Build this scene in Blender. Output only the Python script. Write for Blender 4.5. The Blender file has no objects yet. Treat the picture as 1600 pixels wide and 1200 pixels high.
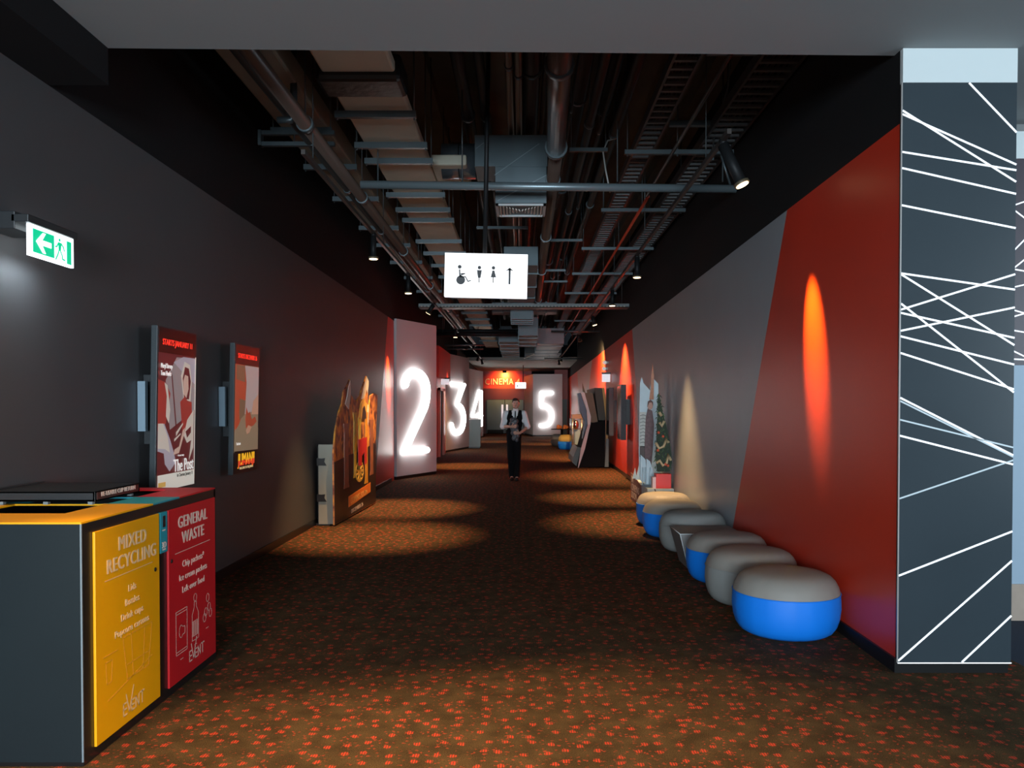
import bpy, bmesh, math, random
from mathutils import Vector, Matrix
random.seed(7)
C = bpy.context.scene.collection
S = bpy.context.scene
PI = math.pi
# ------------------------------------------------------------------ camera, world, exposure
cam_d = bpy.data.cameras.new('camera'); cam = bpy.data.objects.new('camera', cam_d); C.objects.link(cam)
cam_d.sensor_width = 36; cam_d.lens = 1250/1600*36
cam_d.shift_x = -15/1600; cam_d.shift_y = 58.8/1600
cam.location = (0, 0, 1.57); cam.rotation_euler = (math.radians(89), 0, 0)
cam_d.clip_end = 200
S.camera = cam
w = bpy.data.worlds.new('world'); S.world = w; w.use_nodes = True
w.node_tree.nodes['Background'].inputs[0].default_value = (.62, .8, 1, 1)
w.node_tree.nodes['Background'].inputs[1].default_value = .012
S.view_settings.view_transform = 'Standard'; S.view_settings.look = 'None'
S.view_settings.exposure = 0.18; S.view_settings.gamma = 1; S.view_settings.use_curve_mapping = False

def area(name, loc, target, sx, sy, power, col, parent=None, spread=PI):
    d = bpy.data.lights.new(name, 'AREA'); d.shape = 'RECTANGLE'; d.size = sx; d.size_y = sy
    d.energy = power; d.color = col; d.spread = spread
    o = bpy.data.objects.new(name, d); C.objects.link(o); o.location = loc
    o.rotation_euler = (Vector(target)-Vector(loc)).to_track_quat('-Z', 'Y').to_euler()
    if parent: o.parent = parent
    return o
def spot(name, loc, target, power, col, angle, blend=.5, radius=.03, parent=None):
    d = bpy.data.lights.new(name, 'SPOT'); d.energy = power; d.color = col
    d.spot_size = math.radians(angle); d.spot_blend = blend; d.shadow_soft_size = radius
    o = bpy.data.objects.new(name, d); C.objects.link(o); o.location = loc
    o.rotation_euler = (Vector(target)-Vector(loc)).to_track_quat('-Z', 'Y').to_euler()
    if parent:
        o.parent = parent; o.location = Vector(loc)-Vector(parent.location)
    return o
WARM = (1, .6, .26)
# daylight through the foyer windows behind the viewer
area('foyer_daylight', (-1.2, -7.5, 1.7), (0.2, 10, 1.5), 5.5, 1.7, 1800, (.72, .88, 1))
area('foyer_side_daylight', (7.5, 1.0, 2.2), (2.5, 5.5, 2.0), 3.0, 2.6, 170, (.72, .88, 1))
# recessed downlights in the foyer soffit, out of the frame above
for sx_, sy_ in ((-1.2, 2.7), (-.3, 3.05), (.45, 3.25)):
    spot('soffit_downlight', (sx_, sy_, 3.6), (sx_, sy_, 0), 400, (1, .66, .32), 58, .55, .05)
spot('soffit_downlight', (-2.2, 2.9, 3.6), (-2.7, 3.6, 0), 130, (1, .6, .32), 80, .8, .05)

# ------------------------------------------------------------------ materials
MATS = {}
def mat(name, col, rough=.6, metal=0, spec=.5, emis=0, ecol=None, noise=0, nscale=20, bump=0, alpha=1):
    if name in MATS: return MATS[name]
    m = bpy.data.materials.new(name); m.use_nodes = True; nt = m.node_tree
    b = nt.nodes['Principled BSDF']
    b.inputs['Base Color'].default_value = (*col, 1); b.inputs['Roughness'].default_value = rough
    b.inputs['Metallic'].default_value = metal; b.inputs['Specular IOR Level'].default_value = spec
    if alpha < 1: b.inputs['Alpha'].default_value = alpha
    if emis:
        b.inputs['Emission Color'].default_value = (*(ecol or col), 1); b.inputs['Emission Strength'].default_value = emis
    if noise or bump:
        tc = nt.nodes.new('ShaderNodeTexCoord'); n = nt.nodes.new('ShaderNodeTexNoise')
        n.inputs['Scale'].default_value = nscale; n.inputs['Detail'].default_value = 5
        nt.links.new(tc.outputs['Object'], n.inputs['Vector'])
        if noise:
            mx = nt.nodes.new('ShaderNodeMix'); mx.data_type = 'RGBA'
            mx.inputs[6].default_value = (*[c*(1-noise) for c in col], 1)
            mx.inputs[7].default_value = (*[min(1, c*(1+noise)) for c in col], 1)
            nt.links.new(n.outputs['Fac'], mx.inputs[0]); nt.links.new(mx.outputs[2], b.inputs['Base Color'])
        if bump:
            bp = nt.nodes.new('ShaderNodeBump'); bp.inputs['Strength'].default_value = bump; bp.inputs['Distance'].default_value = .01
            nt.links.new(n.outputs['Fac'], bp.inputs['Height']); nt.links.new(bp.outputs['Normal'], b.inputs['Normal'])
    MATS[name] = m; return m

def carpet():
    m = bpy.data.materials.new('patterned_carpet'); m.use_nodes = True; nt = m.node_tree; N = nt.nodes; L = nt.links
    b = N['Principled BSDF']; b.inputs['Roughness'].default_value = .95; b.inputs['Specular IOR Level'].default_value = .1
    tc = N.new('ShaderNodeTexCoord')
    def noise(scale, det=3):
        n = N.new('ShaderNodeTexNoise'); n.inputs['Scale'].default_value = scale; n.inputs['Detail'].default_value = det
        L.new(tc.outputs['Object'], n.inputs['Vector']); return n
    def ramp(src, a, b_, ca=(0, 0, 0, 1), cb=(1, 1, 1, 1)):
        r = N.new('ShaderNodeValToRGB'); r.color_ramp.elements[0].position = a; r.color_ramp.elements[1].position = b_
        r.color_ramp.elements[0].color = ca; r.color_ramp.elements[1].color = cb
        L.new(src, r.inputs[0]); return r
    def math_(op, a, b_=None):
        n = N.new('ShaderNodeMath'); n.operation = op
        for i, v in enumerate((a, b_)):
            if v is None: continue
            if isinstance(v, (int, float)): n.inputs[i].default_value = v
            else: L.new(v, n.inputs[i])
        return n.outputs[0]
    base = ramp(noise(260, 2).outputs['Fac'], .3, .72, (.013, .0085, .0045, 1), (.13, .08, .034, 1))
    patch = ramp(noise(7, 3).outputs['Fac'], .35, .65, (.6, .6, .6, 1), (1.0, 1.0, 1.0, 1))
    mul = N.new('ShaderNodeMix'); mul.data_type = 'RGBA'; mul.blend_type = 'MULTIPLY'; mul.inputs[0].default_value = 1
    L.new(base.outputs[0], mul.inputs[6]); L.new(patch.outputs[0], mul.inputs[7])
    # wobble the coordinates a little so blobs are ragged
    nz = noise(60, 2); vm = N.new('ShaderNodeVectorMath'); vm.operation = 'SCALE'; vm.inputs['Scale'].default_value = .035
    L.new(nz.outputs['Color'], vm.inputs[0])
    va = N.new('ShaderNodeVectorMath'); va.operation = 'ADD'; L.new(tc.outputs['Object'], va.inputs[0]); L.new(vm.outputs[0], va.inputs[1])
    def blobs(scale, r0, r1, jit=.75):
        v = N.new('ShaderNodeTexVoronoi'); v.voronoi_dimensions = '2D'; v.inputs['Scale'].default_value = scale; v.inputs['Randomness'].default_value = jit
        L.new(va.outputs[0], v.inputs['Vector'])
        return ramp(v.outputs['Distance'], r0, r1, (1, 1, 1, 1), (0, 0, 0, 1)).outputs[0], v
    big, vb = blobs(9.5, .12, .2)
    small, vs = blobs(27, .11, .2, 1)
    wv = N.new('ShaderNodeTexWave'); wv.inputs['Scale'].default_value = 26; wv.inputs['Distortion'].default_value = .6
    wv.bands_direction = 'X'; L.new(tc.outputs['Object'], wv.inputs['Vector'])
    wr = ramp(wv.outputs['Fac'], .15, .5, (.12, .12, .12, 1), (1, 1, 1, 1)).outputs[0]
    bigm = math_('MULTIPLY', big, wr)
    sm = math_('MULTIPLY', small, .6)
    sm2 = math_('MULTIPLY', sm, ramp(noise(9, 2).outputs['Fac'], .42, .6).outputs[0])
    fac = math_('MAXIMUM', bigm, sm2)
    mx = N.new('ShaderNodeMix'); mx.data_type = 'RGBA'; L.new(fac, mx.inputs[0])
    L.new(mul.outputs[2], mx.inputs[6]); mx.inputs[7].default_value = (.42, .043, .022, 1)
    L.new(mx.outputs[2], b.inputs['Base Color'])
    bp = N.new('ShaderNodeBump'); bp.inputs['Strength'].default_value = .35; bp.inputs['Distance'].default_value = .004
    L.new(noise(420, 2).outputs['Fac'], bp.inputs['Height']); L.new(bp.outputs['Normal'], b.inputs['Normal'])
    return m
M_CARPET = carpet()
M_GREY_L = mat('charcoal_wall_paint', (.068, .066, .069), .55, noise=.06, nscale=3)
M_GREY_R = mat('slate_wall_paint', (.33, .36, .39), .42, noise=.05, nscale=3)
M_RED = mat('red_wall_paint', (.62, .036, .012), .38, noise=.05, nscale=2)
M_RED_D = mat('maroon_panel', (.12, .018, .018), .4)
M_BLACK = mat('black_upper_wall', (.008, .008, .009), .8, spec=.2)
M_SKIRT = mat('black_skirting', (.008, .008, .008), .35)
M_SOFFIT = mat('soffit_paint', (.26, .28, .285), .75, noise=.04, nscale=1.5)
M_DECK = mat('dusty_concrete_deck', (.11, .1, .075), .9, noise=.4, nscale=2.5)
M_PANEL = mat('pale_grey_panel', (.6, .57, .59), .5)
M_NAVY = mat('dark_slate_laminate', (.027, .038, .046), .3, noise=.15, nscale=2)
M_WHITE = mat('white_laminate', (.55, .6, .6), .5)
M_LINE = mat('white_line', (.95, .97, 1), .4, emis=.35)
M_LINE2 = mat('dim_line', (.5, .57, .6), .4, emis=.1)
M_BLUEFLOOR = mat('navy_carpet', (.008, .016, .035), .95, noise=.5, nscale=60)
M_BLUEWALL = mat('grey_blue_wall', (.27, .35, .43), .5)
M_WOOD = mat('pale_wood_skirting', (.32, .25, .2), .5, noise=.15, nscale=10)
M_STEEL = mat('galvanised_steel', (.09, .115, .125), .4, .6, noise=.15, nscale=8)
M_DUCTBLUE = mat('sheet_metal_duct', (.1, .135, .15), .45, .3, noise=.12, nscale=4)
M_INSUL = mat('insulated_duct_wrap', (.52, .5, .4), .75, noise=.14, nscale=3, bump=.3)
M_FOIL = mat('foil_insulation', (.22, .27, .31), .28, .8, noise=.3, nscale=12, bump=1)
M_PIPE = mat('brown_painted_pipe', (.075, .05, .04), .32)
M_PIPE_D = mat('dark_conduit', (.028, .028, .026), .45, noise=.2, nscale=5)
M_PIPE_R = mat('red_cable', (.33, .035, .015), .45)
M_RUNG = mat('tray_rung_metal', (.11, .11, .11), .45, .5)
M_BLKMETAL = mat('black_metal', (.01, .011, .012), .5, spec=.2)
M_LAMP = mat('warm_lamp_lens', (1, .75, .45), .5, emis=5, ecol=(1, .72, .4))

# ------------------------------------------------------------------ builders
def tag(o, label=None, cat=None, group=None, kind=None):
    if label: o['label'] = label
    if cat: o['category'] = cat
    if group: o['group'] = group
    if kind: o['kind'] = kind
    return o
def empty(name, loc, label=None, cat=None, group=None):
    o = bpy.data.objects.new(name, None); C.objects.link(o); o.location = loc; o.empty_display_size = .1
    return tag(o, label, cat, group)
def frame(origin, right, up):
    r = Vector(right).normalized(); u = Vector(up).normalized(); n = r.cross(u)
    m = Matrix((r, u, n)).transposed().to_4x4(); m.translation = Vector(origin); return m
def root_loc(p):
    v = Vector((0, 0, 0))
    while p is not None: v += p.location; p = p.parent
    return v
class MB:
    def __init__(s): s.v = []; s.f = []; s.m = []; s.ms = []; s.cur = 0; s.smooth = False; s.sm = []
    def use(s, m):
        if m not in s.ms: s.ms.append(m)
        s.cur = s.ms.index(m); return s
    def add(s, vs, fs, sm=False):
        b = len(s.v); s.v += [Vector(x) for x in vs]
        for f in fs: s.f.append([b+i for i in f]); s.m.append(s.cur); s.sm.append(sm)
        return s
    def box(s, a, b, M=None):
        x0, y0, z0 = a; x1, y1, z1 = b
        x0, x1 = sorted((x0, x1)); y0, y1 = sorted((y0, y1)); z0, z1 = sorted((z0, z1))
        vs = [Vector(p) for p in ((x0, y0, z0), (x1, y0, z0), (x1, y1, z0), (x0, y1, z0), (x0, y0, z1), (x1, y0, z1), (x1, y1, z1), (x0, y1, z1))]
        if M: vs = [M @ p for p in vs]
        return s.add(vs, [(0, 3, 2, 1), (4, 5, 6, 7), (0, 1, 5, 4), (1, 2, 6, 5), (2, 3, 7, 6), (3, 0, 4, 7)])
    def poly(s, pts, M, z0=0, z1=.001):    # 2D outline (counter-clockwise) extruded along the frame normal
        area_ = sum(pts[i][0]*pts[(i+1) % len(pts)][1]-pts[(i+1) % len(pts)][0]*pts[i][1] for i in range(len(pts)))
        if area_ < 0: pts = pts[::-1]
        n = len(pts)
        vs = [M @ Vector((x, y, z0)) for x, y in pts]+[M @ Vector((x, y, z1)) for x, y in pts]
        return s.add(vs, [list(range(n-1, -1, -1)), list(range(n, 2*n))]+[(i, (i+1) % n, n+(i+1) % n, n+i) for i in range(n)])
    def strip(s, pts, width, M, z0=0, z1=.001, closed=False):   # flat stroke along a 2D polyline
        P = [Vector(p) for p in pts]
        if closed: P.append(P[0])
        for a, b in zip(P, P[1:]):
            d = (b-a)
            if d.length < 1e-6: continue
            d = d.normalized(); n = Vector((-d.y, d.x))*width/2; e = d*width*.35
            s.poly([tuple(a-e-n), tuple(b+e-n), tuple(b+e+n), tuple(a-e+n)], M, z0, z1)
        return s
    def tube(s, pts, r, seg=10, cap=True, closed=False):
        P = [Vector(p) for p in pts]; n = len(P)
        R = r if isinstance(r, (list, tuple)) else [r]*n
        vs = []; up = None
        for i in range(n):
            t = (P[min(i+1, n-1)]-P[max(i-1, 0)])
            if closed: t = P[(i+1) % n]-P[i-1]
            t.normalize()
            if up is None:
                up = Vector((0, 0, 1)) if abs(t.z) < .9 else Vector((1, 0, 0))
            a = t.cross(up)
            if a.length < 1e-4: a = t.orthogonal()
            a.normalize(); b = a.cross(t).normalized(); up = b
            for k in range(seg):
                an = 2*PI*k/seg; vs.append(P[i]+(a*math.cos(an)+b*math.sin(an))*R[i])
        fs = []
        for i in range(n if closed else n-1):
            j = (i+1) % n
            for k in range(seg):
                k2 = (k+1) % seg; fs.append((i*seg+k, i*seg+k2, j*seg+k2, j*seg+k))
        s.add(vs, fs, True)
        if cap and not closed:
            b0 = len(s.v)-len(vs)
            s.f.append([b0+k for k in range(seg-1, -1, -1)]); s.m.append(s.cur); s.sm.append(False)
            s.f.append([b0+(n-1)*seg+k for k in range(seg)]); s.m.append(s.cur); s.sm.append(False)
        return s
    def lathe(s, prof, c, seg=32, M=None):
        vs = []; n = len(prof)
        for r, z in prof:
            for k in range(seg):
                a = 2*PI*k/seg; p = Vector((r*math.cos(a), r*math.sin(a), z)); vs.append((M @ p) if M else p+Vector(c))
        fs = [(i*seg+k, i*seg+(k+1) % seg, (i+1)*seg+(k+1) % seg, (i+1)*seg+k) for i in range(n-1) for k in range(seg)]
        s.add(vs, fs, True)
        b0 = len(s.v)-len(vs)
        for ring, rev in ((0, True), (n-1, False)):
            f = [b0+ring*seg+k for k in range(seg)]
            s.f.append(f[::-1] if rev else f); s.m.append(s.cur); s.sm.append(False)
        return s
    def ball(s, c, r, seg=16, rings=10, M=None):
        rx, ry, rz = r if isinstance(r, (tuple, list)) else (r, r, r)
        vs = []
        for i in range(rings+1):
            ph = PI*i/rings
            for k in range(seg):
                a = 2*PI*k/seg
                p = Vector((rx*math.sin(ph)*math.cos(a), ry*math.sin(ph)*math.sin(a), rz*math.cos(ph)))
                if M: p = M @ p
                vs.append(p+Vector(c))
        fs = [(i*seg+k, (i+1)*seg+k, (i+1)*seg+(k+1) % seg, i*seg+(k+1) % seg) for i in range(rings) for k in range(seg)]
        return s.add(vs, fs, True)
    def build(s, name, m=None, parent=None, bevel=0, weld=False):
        me = bpy.data.meshes.new(name)
        if parent is not None: o0 = root_loc(parent)
        else:
            xs = [p.x for p in s.v]; ys = [p.y for p in s.v]; zs = [p.z for p in s.v]
            o0 = Vector(((min(xs)+max(xs))/2, (min(ys)+max(ys))/2, min(zs)))
        me.from_pydata([tuple(p-o0) for p in s.v], [], s.f)
        if m is not None: me.materials.append(m)
        else:
            for q in s.ms: me.materials.append(q)
            me.polygons.foreach_set('material_index', s.m)
        me.polygons.foreach_set('use_smooth', s.sm)
        if weld:
            bm = bmesh.new(); bm.from_mesh(me); bmesh.ops.remove_doubles(bm, verts=bm.verts, dist=1e-5)
            bmesh.ops.recalc_face_normals(bm, faces=bm.faces); bm.to_mesh(me); bm.free()
        me.update()
        o = bpy.data.objects.new(name, me); C.objects.link(o)
        if parent is not None: o.parent = parent
        else: o.location = o0
        if bevel:
            b = o.modifiers.new('bevel', 'BEVEL'); b.width = bevel; b.segments = 2; b.limit_method = 'ANGLE'
        return o
def B(name, a, b, m, parent=None, bevel=0):
    return MB().box(a, b).build(name, m, parent, bevel)
def T(name, pts, r, m, parent=None, seg=10):
    return MB().tube(pts, r, seg).build(name, m, parent)
def struct(o): o['kind'] = 'structure'; return o
def text(name, s, size, M, m, parent, sx=1, align='CENTER', depth=.0006, spacing=1, bold=0, shear=0):
    cu = bpy.data.curves.new('txt', 'FONT'); cu.body = s; cu.size = size; cu.align_x = align; cu.extrude = depth
    cu.space_character = spacing; cu.resolution_u = 3; cu.shear = shear
    o = bpy.data.objects.new('txt', cu); C.objects.link(o)
    dg = bpy.context.evaluated_depsgraph_get(); dg.update()
    me = bpy.data.meshes.new_from_object(o.evaluated_get(dg))
    bpy.data.objects.remove(o)
    if bold:
        bm = bmesh.new()
        for k in (-1, 0, 1):
            n0 = len(bm.verts); bm.from_mesh(me); bm.verts.ensure_lookup_table()
            for v in bm.verts[n0:]: v.co.x += k*bold*1.3; v.co.z += k*.0001
        bm.to_mesh(me); bm.free()
    M2 = Matrix.Translation(-root_loc(parent)) @ M @ Matrix.Diagonal((sx, 1, 1, 1))
    me.transform(M2); me.materials.clear(); me.materials.append(m)
    ob = bpy.data.objects.new(name, me); C.objects.link(ob); ob.parent = parent
    return ob
def at(M, x, y, z=.001): return M @ Matrix.Translation((x, y, z))
Z = (0, 0, 1)

# ------------------------------------------------------------------ room shell
XL = -2.76
def XR(y): return 2.174+.0104*y
ZL, ZR, ZS, ZD = 3.45, 3.24, 3.665, 5.35
fl = MB().box((-4.6, -9, -.12), (3.05, 52, 0)).build('floor', M_CARPET); fl.location = (0, 0, 0)
fl.data.transform(Matrix.Translation((-.775, 21.5, -.12))); struct(fl)
struct(B('floor_foyer', (3.05, -9, -.12), (9, 12, -.002), M_BLUEFLOOR))
# ceiling deck with shallow ribs
m = MB().box((-4, 4.9, ZD), (4, 37.2, ZD+.2))
for x in (-2.2, -1.3, -.45, .05, 1.15, 2.0): m.box((x, 4.9, ZD-.18), (x+.3, 37.2, ZD))
struct(m.build('ceiling', M_DECK))
struct(B('ceiling_far', (-4, 37.0, 3.75), (4, 49, 3.9), mat('far_ceiling_paint', (.4, .43, .4), .7)))
# foyer soffit: grey underside, slightly skewed front edge
m = MB().use(M_SOFFIT)
m.poly([(-2.41, -9), (9, -9), (9, 6.05), (2.9, 6.05), (2.9, 4.74), (2.22, 4.74), (2.22, 4.80), (-2.41, 4.70)], Matrix.Translation((0, 0, ZS)), 0, .3)
struct(m.build('ceiling_soffit'))
struct(B('ceiling_downstand_left', (XL, -9, ZL), (-2.41, 4.70, ZS+.3), M_BLACK))
struct(B('trim_1', (-4, 4.9, ZS+.3), (4, 5.0, ZD), M_BLACK))
# left wall
def polyYZ(mb, pts, X, th, m):  # vertical panel given as (y,z) outline; X may be a function
    mb.use(m); Xf = X if callable(X) else (lambda y: X)
    a = sum(pts[i][0]*pts[(i+1) % len(pts)][1]-pts[(i+1) % len(pts)][0]*pts[i][1] for i in range(len(pts)))
    if a < 0: pts = pts[::-1]
    n = len(pts)
    vs = [Vector((Xf(y), y, z)) for y, z in pts]+[Vector((Xf(y)+th, y, z)) for y, z in pts]
    fr = list(range(n)); bk = list(range(2*n-1, n-1, -1))
    sides = [(i, n+i, n+(i+1) % n, (i+1) % n) for i in range(n)]
    if th > 0: fr = fr[::-1]; bk = bk[::-1]; sides = [q[::-1] for q in sides]
    mb.add(vs, [fr, bk]+sides)
def splitwall(name, X, th, polys):
    mb = MB()
    for m_, pts in polys: polyYZ(mb, pts, X, th, m_)
    return struct(mb.build(name))
splitwall('wall_left', XL, -.15, [
    (M_GREY_L, [(-9, 0), (15.0, 0), (16.55, ZL), (-9, ZL)]),
    (M_RED, [(15.0, 0), (17.3, 0), (17.3, ZL), (16.55, ZL)]),
    (M_BLACK, [(4.7, ZL), (17.3, ZL), (17.3, ZD), (4.7, ZD)])])
struct(B('baseboard_left', (XL, 4.0, 0), (XL+.015, 16.9, .085), M_SKIRT))
# right wall
yb = lambda z, y0, y1: y0+(y1-y0)*(1-z/ZR)
splitwall('wall_right', XR, .15, [
    (M_RED, [(4.74, 0), (8.72, 0), (6.79, ZR), (4.74, ZR)]),
    (M_GREY_R, [(8.72, 0), (15.4, 0), (17.05, ZR), (6.79, ZR)]),
    (M_RED, [(15.4, 0), (33, 0), (28, ZR), (17.05, ZR)]),
    (M_GREY_R, [(33, 0), (36.9, ZR), (28, ZR)]),
    (M_RED, [(33, 0), (46.2, 0), (46.2, ZR), (36.9, ZR)]),
    (M_BLACK, [(4.74, ZR), (46.2, ZR), (46.2, ZD), (4.74, ZD)])])
m = MB()
for a, b in ((4.71, 46.2),):
    m.add([(XR(a)-.015, a, 0), (XR(b)-.015, b, 0), (XR(b), b, 0), (XR(a), a, 0), (XR(a)-.015, a, .085), (XR(b)-.015, b, .085), (XR(b), b, .085), (XR(a), a, .085)],
          [(0, 4, 5, 1), (4, 7, 6, 5), (0, 1, 2, 3), (0, 3, 7, 4), (1, 5, 6, 2)])
struct(m.build('baseboard_right', M_SKIRT))
# foyer walls (mostly out of frame)
struct(B('wall_back', (-4.5, -9.2, 0), (9, -9, 4), mat('foyer_wall', (.3, .3, .3), .7)))

# ------------------------------------------------------------------ decorated column at the corridor mouth
YC = 4.70
def pz(y, Y=YC): return 1.57-(y-637)/1250*Y
col = empty('decorated_column', (2.555, 4.85, 0), 'dark slate column with a web of white lines and white top band', 'column')
MB().box((2.222, YC, .065), (2.89, YC+.03, pz(133))).box((2.4, YC+.03, .065), (2.89, YC+1.0, pz(133))).build('column_core', M_NAVY, col)
MB().box((2.222, YC-.004, pz(133)), (2.89, YC+.03, ZS-.002)).box((2.4, YC+.03, pz(133)), (2.89, YC+1.0, ZS-.002)).build('white_band', M_WHITE, col)
MB().box((2.222, YC+.01, 0), (2.88, YC+.03, .065)).box((2.4, YC+.03, 0), (2.88, YC+.98, .065)).build('plinth', M_SKIRT, col)
MF = frame((2.222, YC, 0), (1, 0, 0), Z); CW = .668
def cl(mb, x0, y0, x1, y1, wd=.011):
    mb.strip([(x0, y0), (x1, y1)], wd, MF, .0005, .003)
mb = MB(); m2 = MB()
for ly, ry in ((176.5, 285.5), (182, 259), (240, 268), (265, 304.5), (322.5, 357.5), (428, 453), (430, 539), (484, 429.5), (475.5, 612.5), (489.5, 528),
               (517, 481), (526, 569.5), (552, 608), (622, 711), (681, 725.5), (900, 831), (1034, 877.5)):
    cl(mb, .004, pz(ly), CW-.004, pz(ry))
cl(mb, .39, pz(133)-.004, CW-.004, pz(209)); cl(mb, .38, pz(1036), CW-.004, pz(964)); cl(mb, 0, pz(1038), CW, pz(1038), .006)
for ly, ry in ((627, 713.5), (656, 699), (779, 719.5)): cl(m2, .004, pz(ly), CW-.004, pz(ry), .009)
mb.build('white_line_pattern', M_LINE, col); m2.build('faint_line_pattern', M_LINE2, col)
B('corner_trim', (2.214, YC-.004, .065), (2.222, YC+.004, pz(133)), mat('aluminium_corner', (.45, .42, .4), .4, .7), col)
# second column further right
YC2 = 5.9
c2 = empty('decorated_column', (4.6, 6.2, 0), 'farther lined column at the right edge, above a grey blue wall panel', 'column')
X2 = 2.95; X3 = 4.9
B('column_core', (X2, YC2, pz(571, YC2)), (X3, YC2+.4, pz(250, YC2)), mat('dark_plum_laminate', (.05, .04, .05), .4), c2)
B('white_band', (X2, YC2-.003, pz(250, YC2)), (X3, YC2+.4, pz(208, YC2)), M_WHITE, c2)
B('band_header', (X2, YC2+.05, pz(208, YC2)), (X3, YC2+.35, ZS-.001), mat('header_paint', (.16, .17, .17), .6), c2)
B('lower_panel', (X2, YC2-.02, .27), (X3, YC2+.38, pz(571, YC2)), M_BLUEWALL, c2)
B('wood_plinth', (X2, YC2-.03, 0), (X3, YC2+.38, .27), M_WOOD, c2)
MF2 = frame((0, YC2, 0), (1, 0, 0), Z); mb = MB()
xa, xb = 768/1250*YC2, 785/1250*YC2
for ly, ry in ((323, 317), (328, 341), (395, 377), (422, 408), (421, 424), (450, 446), (484, 489), (496, 491), (516, 519), (547, 556), (561, 562)):
    sl = (pz(ry, YC2)-pz(ly, YC2))/(xb-xa)
    e = 1.2
    z1 = pz(ly, YC2)+sl*e
    if z1 > pz(250, YC2): e = (pz(250, YC2)-pz(ly, YC2))/sl
    if z1 < pz(571, YC2): e = (pz(571, YC2)-pz(ly, YC2))/sl
    mb.strip([(xa-.02, pz(ly, YC2)), (xa+e, pz(ly, YC2)+sl*e)], .01, MF2, .0005, .003)
mb.build('white_line_pattern', M_LINE, c2)

# ------------------------------------------------------------------ far corridor: numbered panels
M_NUM = mat('lit_numeral', (1, 1, 1), .5, emis=5.2, ecol=(1, .98, .94))
def arc(cx, cy, rx, ry, a0, a1, n=14):
    return [(cx+rx*math.cos(math.radians(a0+(a1-a0)*i/n)), cy+ry*math.sin(math.radians(a0+(a1-a0)*i/n))) for i in range(n+1)]
NUM = {
    '2': arc(.5, 1.50, .42, .42, 165, 0)+arc(.5, 1.50, .42, .62, -8, -42, 5)+[(.06, .1), (.9, .1)],
    '3': [(.12, 1.92), (.9, 1.92), (.42, 1.18)]+arc(.48, .62, .42, .54, 75, -160, 16),
    '4': [(.95, .1), (.95, 1.92), (.72, 1.92), (.05, .62), (1.0, .62)],
    '5': [(.88, 1.92), (.14, 1.92), (.14, 1.18), (.45, 1.18)]+arc(.45, .65, .45, .53, 80, -90, 12)+[(.1, .12)]}
def numeral(n, M, w, h, parent, r=.072):
    P = NUM[n]; k = h/2.0
    pts = [M @ Vector((w*x, k*y, .06)) for x, y in P]
    mb = MB().tube(pts, r, 10)
    for p in (pts[0], pts[-1]): mb.ball(p, r, 12, 8)
    for p in pts[1:-1]: mb.ball(p, r*.99, 10, 6)
    o = mb.build('lit_numeral', M_NUM, parent); o['label'] = 'glowing white numeral '+n; return o
def number_panel(n, a, b, h, words, ins, z0=1.0-.52, nh=1.95):
    a = Vector((*a, 0)); b = Vector((*b, 0)); d = (b-a); L_ = d.length; M = frame(a, d, Z)
    e = empty('number_panel', (a+b)/2, words, 'number panel')
    MB().box((0, .07, -.12), (L_, h, 0), M).build('panel', M_PANEL, e, .004)
    MB().box((0, 0, -.12), (L_, .07, -.02), M).build('plinth', M_SKIRT, e)
    numeral(n, at(M, ins[0], z0, 0), ins[1], nh, e)
    return e
number_panel('2', (-2.71, 17.35), (-2.01, 18.9), 3.5, 'pale grey panel with glowing numeral 2', (.16, 1.12), .5)
number_panel('3', (-2.64, 28.0), (-2.03, 31.0), 3.48, 'pale grey panel with glowing numeral 3, behind panel 2', (.3, 2.05), .55)
number_panel('4', (-2.62, 39.4), (-2.05, 42.7), 3.5, 'pale grey panel with glowing numeral 4, left of the double doors', (.45, 2.3), .55)
# panel 5: two facets
e5 = empty('number_panel', (1.2, 44, 0), 'pale grey panel with glowing numeral 5, right of the doors', 'number panel')
M5 = frame((.62, 43.6, 0), (1, 0, 0), Z)
MB().box((0, .08, -.12), (1.6, 3.4, 0), M5).build('panel', M_PANEL, e5)
M5b = frame((.16, 46.9, 0), (.46, -3.3, 0), Z)
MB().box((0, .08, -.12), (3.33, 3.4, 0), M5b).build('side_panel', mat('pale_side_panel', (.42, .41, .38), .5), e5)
m = MB().box((0, 0, -.12), (1.6, .08, -.02), M5); m.box((0, 0, -.12), (3.33, .08, -.02), M5b); m.build('plinth', M_SKIRT, e5)
numeral('5', at(M5, .34, .47, 0), .78, 1.98, e5, .1)
# walls between the panels on the left
struct(B('wall_left_recess', (-2.85, 19.0, 0), (-2.66, 28.0, 3.45), M_RED))
m = MB().box((-2.66, 24.2, 2.5), (-2.5, 28.1, 3.45)); struct(m.build('trim_2', M_RED))
struct(B('wall_left_inner', (-2.85, 31.0, 0), (-2.64, 39.4, 3.5), M_PANEL))
struct(B('trim_3', (-2.64, 33.5, 0), (-2.6, 36.0, 3.5), M_RED))
m = MB().box((-2.95, 17.3, ZL), (-2.76, 47, ZD)); struct(m.build('wall_left_upper', M_BLACK))
struct(B('trim_4', (-2.72, 31.0, 3.5), (-2.5, 47, 3.9), M_BLACK))
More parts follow.
